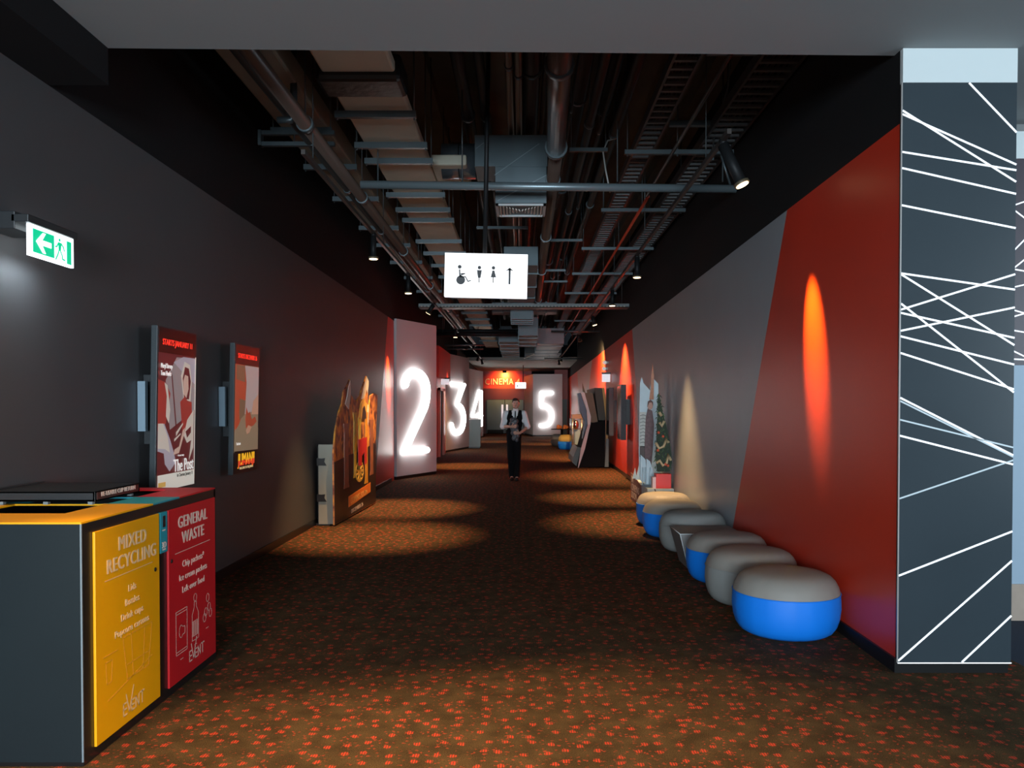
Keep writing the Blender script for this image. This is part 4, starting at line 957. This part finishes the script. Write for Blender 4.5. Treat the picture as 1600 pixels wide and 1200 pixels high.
bigduct(-.08, .44, 21.5, 25.5, 3.5, 4.0, 'tall dark blue duct section in the far centre')
bigduct(.5, 1.35, 25.5, 31, 3.6, 4.1, 'dark blue duct in the far right centre')
bigduct(-1.0, -.4, 16.8, 17.3, 4.0, 4.35, 'small dark square duct left of the central duct')
bigduct(-.75, 0.9, 20.4, 21.0, 4.0, 4.25, 'dark cross duct behind the perforated tray')
for k, (y, z, x0, x1, r) in enumerate(((22.4, 3.62, -2.4, .05, .055), (22.8, 3.75, -2.4, .05, .055), (26, 3.6, -2.5, -1.2, .03), (27, 3.55, -2.5, -1.3, .03), (19.2, 3.98, -2.3, 2.3, .035), (31.5, 3.5, .9, 2.4, .03), (24.5, 3.9, .9, 2.4, .03))):
    lab = ('lower of two black pipes crossing at left far beyond the sign', 'upper of two black pipes crossing at left far beyond the sign', 'thin far cross pipe on left above numeral 3', 'thin far cross pipe on left behind another above numeral 3', 'thin pipe crossing the full corridor behind the perforated tray', 'thin far cross pipe on right near the last spotlights', 'thin cross pipe on right above the red wall')[k]
    e = empty('crossing_pipe', ((x0+x1)/2, y, z), lab, 'pipe'); T('pipe_run', [(x0, y, z), (x1, y, z)], r, M_BLKMETAL if k < 2 else M_STEEL, e)
    for x in (x0+.2, x1-.2): T('hanger_rod', [(x, y, z), (x, y, ZD)], .007, M_STEEL, e, 6)
m = tag(T('sloping_conduit', [(.1, 33, 3.6), (1.0, 30.5, 3.85)], .03, mat('pale_conduit', (.4, .4, .36), .4)), 'pale sloping conduit above the far restroom sign', 'conduit')
bigduct(.15, 1.6, 32, 36.5, 3.75, 4.3, 'farthest dark duct before the low ceiling on the right', mat('charcoal_duct', (.05, .065, .07), .5))
bigduct(-.85, -.1, 31, 36.5, 3.85, 4.26, 'farthest dark duct before the low ceiling on the left', mat('charcoal_duct', (.05, .065, .07), .5))

# ------------------------------------------------------------------ light tracks and spotlights
for x0, x1, y1, lab in ((-1.82, -1.74, 36, 'thin black lighting track over the left wall'), (1.60, 1.66, 37, 'thin black lighting track over the right wall')):
    e = empty('lighting_track', ((x0+x1)/2, 20, 3.7), lab, 'lighting track')
    ys = 6.7 if x0 < 0 else 6.2
    m = MB(); m.add([(x0-.017, ys, 3.68), (x0+.017, ys, 3.68), (x0+.017, ys, 3.72), (x0-.017, ys, 3.72), (x1-.017, y1, 3.68), (x1+.017, y1, 3.68), (x1+.017, y1, 3.72), (x1-.017, y1, 3.72)],
                   [(0, 1, 2, 3), (7, 6, 5, 4), (0, 4, 5, 1), (1, 5, 6, 2), (2, 6, 7, 3), (3, 7, 4, 0)])
    m.build('rail', mat('track_metal', (.06, .05, .045), .4, .3), e)
    for y in (7, 10.5, 14, 18, 22, 26, 30, 34):
        x = x0+(x1-x0)*(y-5.2)/(y1-5.2); T('suspension_wire', [(x, y, 3.72), (x, y, ZD if y < 37 else 3.75)], .005, M_STEEL, e, 6)
def tlight(side, y, aim, label, power, ang, l=.27, blend=.85, col=WARM, par=None):
    x = (-1.82+.08*(y-5.2)/30.8) if side < 0 else (1.60+.06*(y-5.2)/31.8)
    e = empty('spotlight', (x, y, 3.68), label, 'spotlight', 'black tube spotlights on the tracks')
    a = Vector((x, y, 3.66)); d = (Vector(aim)-a).normalized()
    vert = d.z < -.985
    if vert: d = Vector((0, 0, -1))
    b = a+d*l
    T('body', [a, b], .035 if vert else .045, M_BLKMETAL, e, 14)
    T('trim_ring', [b-d*.02, b+d*.004], .062, mat('lamp_ring', (.1, .08, .05), .4), e, 16)
    T('lens', [b+d*.004, b+d*.01], .05, M_LAMP, e, 16)
    T('track_adapter', [(x, y, 3.66), (x, y, 3.70)], .03, M_BLKMETAL, e, 8)
    spot('lamp', b+d*.03, aim, power, col, ang, blend, .02, e)
    return e
tlight(-1, 9.8, (-1.85, 9.8, 0), 'nearest black tube spotlight over the left wall', 950, 50)
tlight(-1, 12.75, (-2.0, 12.5, 0), 'second black tube spotlight over the left wall', 1000, 50)
tlight(-1, 16.3, (-2.75, 16.55, 2.2), 'third spotlight on left, tilted at red strip beside numeral 2', 1100, 26, .2, 1, (1, .74, .14))
tlight(-1, 21.5, (-1.5, 21.5, 0), 'fourth spotlight on left track, above numeral 3', 900, 50, .2)
tlight(-1, 26.3, (-2.5, 27.2, 2.0), 'fifth spotlight on left track, aimed toward numeral 3', 300, 40, .2)
tlight(-1, 32.5, (-2.5, 33.6, 1.5), 'sixth spotlight on left track', 500, 40, .2)
tlight(-1, 34.9, (-1.2, 37, 0), 'farthest spotlight on left track', 700, 44, .2)
tlight(1, 6.4, (2.235, 6.14, 2.15), 'tilted near spotlight on right aimed at the red wall', 1150, 24, .36, 1, (1, .82, .06))
tlight(1, 11.2, (1.72, 10.9, 0), 'upright tube spotlight on right, nearest of the straight ones', 850, 52)
tlight(1, 14.3, (1.72, 14.0, 0), 'second upright tube spotlight on right track', 900, 52)
tlight(1, 18.4, (2.36, 18.3, 1.1), 'first tilted far spotlight on right, lighting red wall', 1100, 90, .2)
tlight(1, 23.2, (2.44, 24.6, 1.9), 'second tilted far spotlight on right, past the screens', 1300, 115, .2)
tlight(1, 32.8, (1.0, 34.5, 0), 'lower of the last two spotlights on right track', 700, 46, .2)
tlight(1, 35.5, (1.9, 38, .5), 'upper of the last two spotlights on right track', 500, 46, .2)
# wall washer on the CINEMA 4 header
e = empty('wall_washer', (-1.0, 47.0, 3.6), 'wall washer lamp over the CINEMA 4 lettering', 'light')
B('housing', (-1.12, 46.9, 3.62), (-.88, 47.1, 3.75), M_BLKMETAL, e)
spot('lamp', (-1.0, 47.0, 3.58), (-1.0, 47.9, 3.05), 320, (1, .5, .1), 120, 1, .05, e)

# ------------------------------------------------------------------ person
def blob(name, parts, m_, parent=None, vox=.012, loc=None, smooth=6):
    mb = MB()
    for p in parts:
        if p[0] == 'c':
            _, a, ra, b, rb = p; a = Vector(a); b = Vector(b)
            n = max(2, int((b-a).length/(.35*min(ra, rb)))+1)
            n = min(n, 40)
            mb.tube([a, b], [ra, rb], 14); mb.ball(a, ra, 14, 10); mb.ball(b, rb, 14, 10)
        else:
            _, c, r = p[:3]; mb.ball(c, r, 18, 12, p[3] if len(p) > 3 else None)
    o = mb.build(name, m_, parent, weld=True)
    r = o.modifiers.new('r', 'REMESH'); r.mode = 'VOXEL'; r.voxel_size = vox; r.use_smooth_shade = True
    s = o.modifiers.new('s', 'SMOOTH'); s.iterations = smooth; s.factor = .5
    dg = bpy.context.evaluated_depsgraph_get(); dg.update()
    me = bpy.data.meshes.new_from_object(o.evaluated_get(dg))
    o.modifiers.clear(); o.data = me
    if not me.materials: me.materials.append(m_)
    return o
PY = 17.2
def q(px, py, dy=0): return ((px-815)*.01376, PY+dy, 1.57-(py-637)*.01376)
skin = mat('skin', (.55, .3, .22), .5)
hip = (-.165, PY, .95)
kL, kR = (-.235, PY-.04, .52), (-.09, PY+.0, .52)
aL, aR = (-.21, PY+.06, .09), (-.10, PY-.08, .09)
shL, shR = (-.335, PY+.01, 1.445), (.045, PY+.01, 1.445)
elL, elR = (-.405, PY+.02, 1.165), (.13, PY+.02, 1.165)
haL, haR = (-.235, PY-.225, 1.165), (-.035, PY-.215, 1.03)
head = (-.125, PY-.01, 1.655)
parts = [('b', head, (.076, .095, .108)), ('b', (head[0], head[1]-.03, head[2]-.055), (.055, .06, .06)),
         ('b', (head[0], head[1]-.098, head[2]-.01), (.014, .02, .022)), ('b', (head[0]-.078, head[1], head[2]-.005), (.012, .02, .03)), ('b', (head[0]+.078, head[1], head[2]-.005), (.012, .02, .03)),
         ('c', (-.135, PY+.01, 1.46), .055, (-.128, PY, 1.58), .05),
         ('b', (-.15, PY, 1.30), (.165, .10, .2)), ('b', (-.155, PY, 1.08), (.14, .09, .16)), ('b', hip, (.155, .1, .11)),
         ('c', shL, .052, elL, .042), ('c', elL, .04, haL, .027), ('c', shR, .052, elR, .042), ('c', elR, .04, haR, .027),
         ('c', (shL[0]+.06, PY, 1.45), .05, (shR[0]-.06, PY, 1.45), .05),
         ('c', (-.235, PY, .93), .078, kL, .055), ('c', kL, .054, aL, .036), ('c', (-.095, PY, .93), .078, kR, .055), ('c', kR, .054, aR, .036),
         ('c', aL, .035, (aL[0], aL[1]-.13, .04), .032), ('c', aR, .035, (aR[0], aR[1]-.13, .04), .032)]
def hand(w_, d, up_, spread):
    w_ = Vector(w_); d = Vector(d).normalized(); s = Vector(up_).normalized(); out = []
    palm = w_+d*.045; out.append(('c', tuple(w_+d*.015), .026, tuple(w_+d*.07), .026)); out.append(('c', tuple(palm+s*.018), .017, tuple(palm-s*.022), .017))
    n = Vector((0, -1, 0)) if abs(d.y) < .7 else d.cross(s)
    for i, (o_, L_) in enumerate(((.033, .062), (.011, .072), (-.011, .068), (-.033, .052))):
        b = w_+d*.08+s*o_; m_ = b+d*L_*.55+n*-.006; t = m_+d*L_*.3+Vector((0, .025, 0))
        out += [('c', tuple(b), .0095, tuple(m_), .009), ('c', tuple(m_), .009, tuple(t), .0075)]
    b = w_+d*.03+s*.025; out.append(('c', tuple(b), .012, tuple(b+d*.03+s*.045), .0095))
    return out
parts += hand(haL, (1, -.25, .1), (0, 0, 1), 1) + hand(haR, (-1, -.2, .05), (0, 0, 1), 1)
person = blob('person', parts, skin, None, .0075, smooth=3)
tag(person, 'young usher in black waistcoat, tie and rolled white sleeves walking toward the viewer', 'person')
blk_ = mat('black_cloth', (.006, .006, .007), .9, spec=.1); wsh = mat('white_shirt', (.75, .78, .8), .7)
blob('trousers', [('b', (hip[0], PY, .96), (.168, .118, .12)), ('c', (-.235, PY, .93), .092, kL, .074), ('c', kL, .074, (aL[0], aL[1]-.01, .085), .06), ('c', (-.095, PY, .93), .092, kR, .074), ('c', kR, .074, (aR[0], aR[1]-.01, .085), .06)], blk_, person, .012)
blob('shirt', [('b', (-.15, PY, 1.30), (.178, .112, .185)), ('c', (shL[0]+.05, PY, 1.44), .062, (shR[0]-.05, PY, 1.44), .062), ('c', shL, .07, elL, .064), ('c', elL, .06, tuple(Vector(elL).lerp(Vector(haL), .18)), .052),
               ('c', shR, .07, elR, .064), ('c', elR, .06, tuple(Vector(elR).lerp(Vector(haR), .12)), .052), ('c', (-.135, PY+.005, 1.47), .062, (-.13, PY, 1.52), .062)], wsh, person, .01, smooth=3)
v = blob('waistcoat', [('b', (-.15, PY, 1.24), (.172, .14, .22)), ('b', (-.155, PY+.005, 1.05), (.172, .125, .14)), ('c', (-.255, PY-.05, 1.34), .065, (-.245, PY-.03, 1.475), .045), ('c', (-.045, PY-.05, 1.34), .065, (-.035, PY-.03, 1.475), .045)], blk_, person, .01, smooth=3)
Mv = frame((-.14, PY-.142, 1.25), (1, 0, 0), Vector((0, .16, 1)))
MB().poly([(-.005, -.0), (.07, .24), (.05, .27), (-.05, .27), (-.075, .24)], Mv, 0, .018).build('shirt_front', wsh, person)
MB().poly([(-.012, .25), (.012, .25), (.016, .2), (.022, .03), (0, 0), (-.022, .03), (-.016, .2)], at(Mv, .005, 0, .019), 0, .006).build('tie', mat('dark_tie', (.02, .02, .028), .5), person)
hr = blob('hair', [('b', (head[0], head[1]+.022, head[2]+.035), (.083, .092, .088)), ('b', (head[0]-.01, head[1]-.05, head[2]+.09), (.06, .045, .032)), ('b', (head[0], head[1]+.06, head[2]-.01), (.07, .05, .07))], mat('dark_auburn_hair', (.03, .013, .01), .6), person, .008, smooth=2)
mb = MB()
for s in (-1, 1): mb.ball((head[0]+s*.032, head[1]-.086, head[2]+.008), (.012, .007, .006), 8, 6); mb.box((head[0]+s*.032-.017, head[1]-.094, head[2]+.026), (head[0]+s*.032+.017, head[1]-.084, head[2]+.032))
mb.build('eyes', mat('eye_dark', (.02, .015, .015), .3), person)
MB().ball((head[0], head[1]-.086, head[2]-.05), (.024, .008, .006), 10, 6).build('mouth', mat('lips', (.35, .1, .09), .4), person)
for a, nm in ((aL, 1), (aR, 2)):
    blob('shoe', [('c', (a[0], a[1]+.03, .05), .042, (a[0], a[1]-.15, .04), .038), ('b', (a[0], a[1]-.06, .025), (.045, .14, .026))], mat('black_leather', (.01, .009, .01), .25), person, .01, smooth=2)
bd = []
random.seed(3)
for i in range(16): bd.append(('b', (-.18+.045*math.sin(i*1.7)+.004*i, PY-.165+.012*math.cos(i*2.1), 1.31-.028*i), (.07-.002*i, .042, .055)))
bo = blob('dark_bundle', bd, mat('charcoal_bundle', (.075, .075, .085), .35, noise=.7, nscale=28, bump=.8), None, .009, smooth=1)
tag(bo, 'dark grey crumpled bag held in both hands against the waistcoat', 'bag')
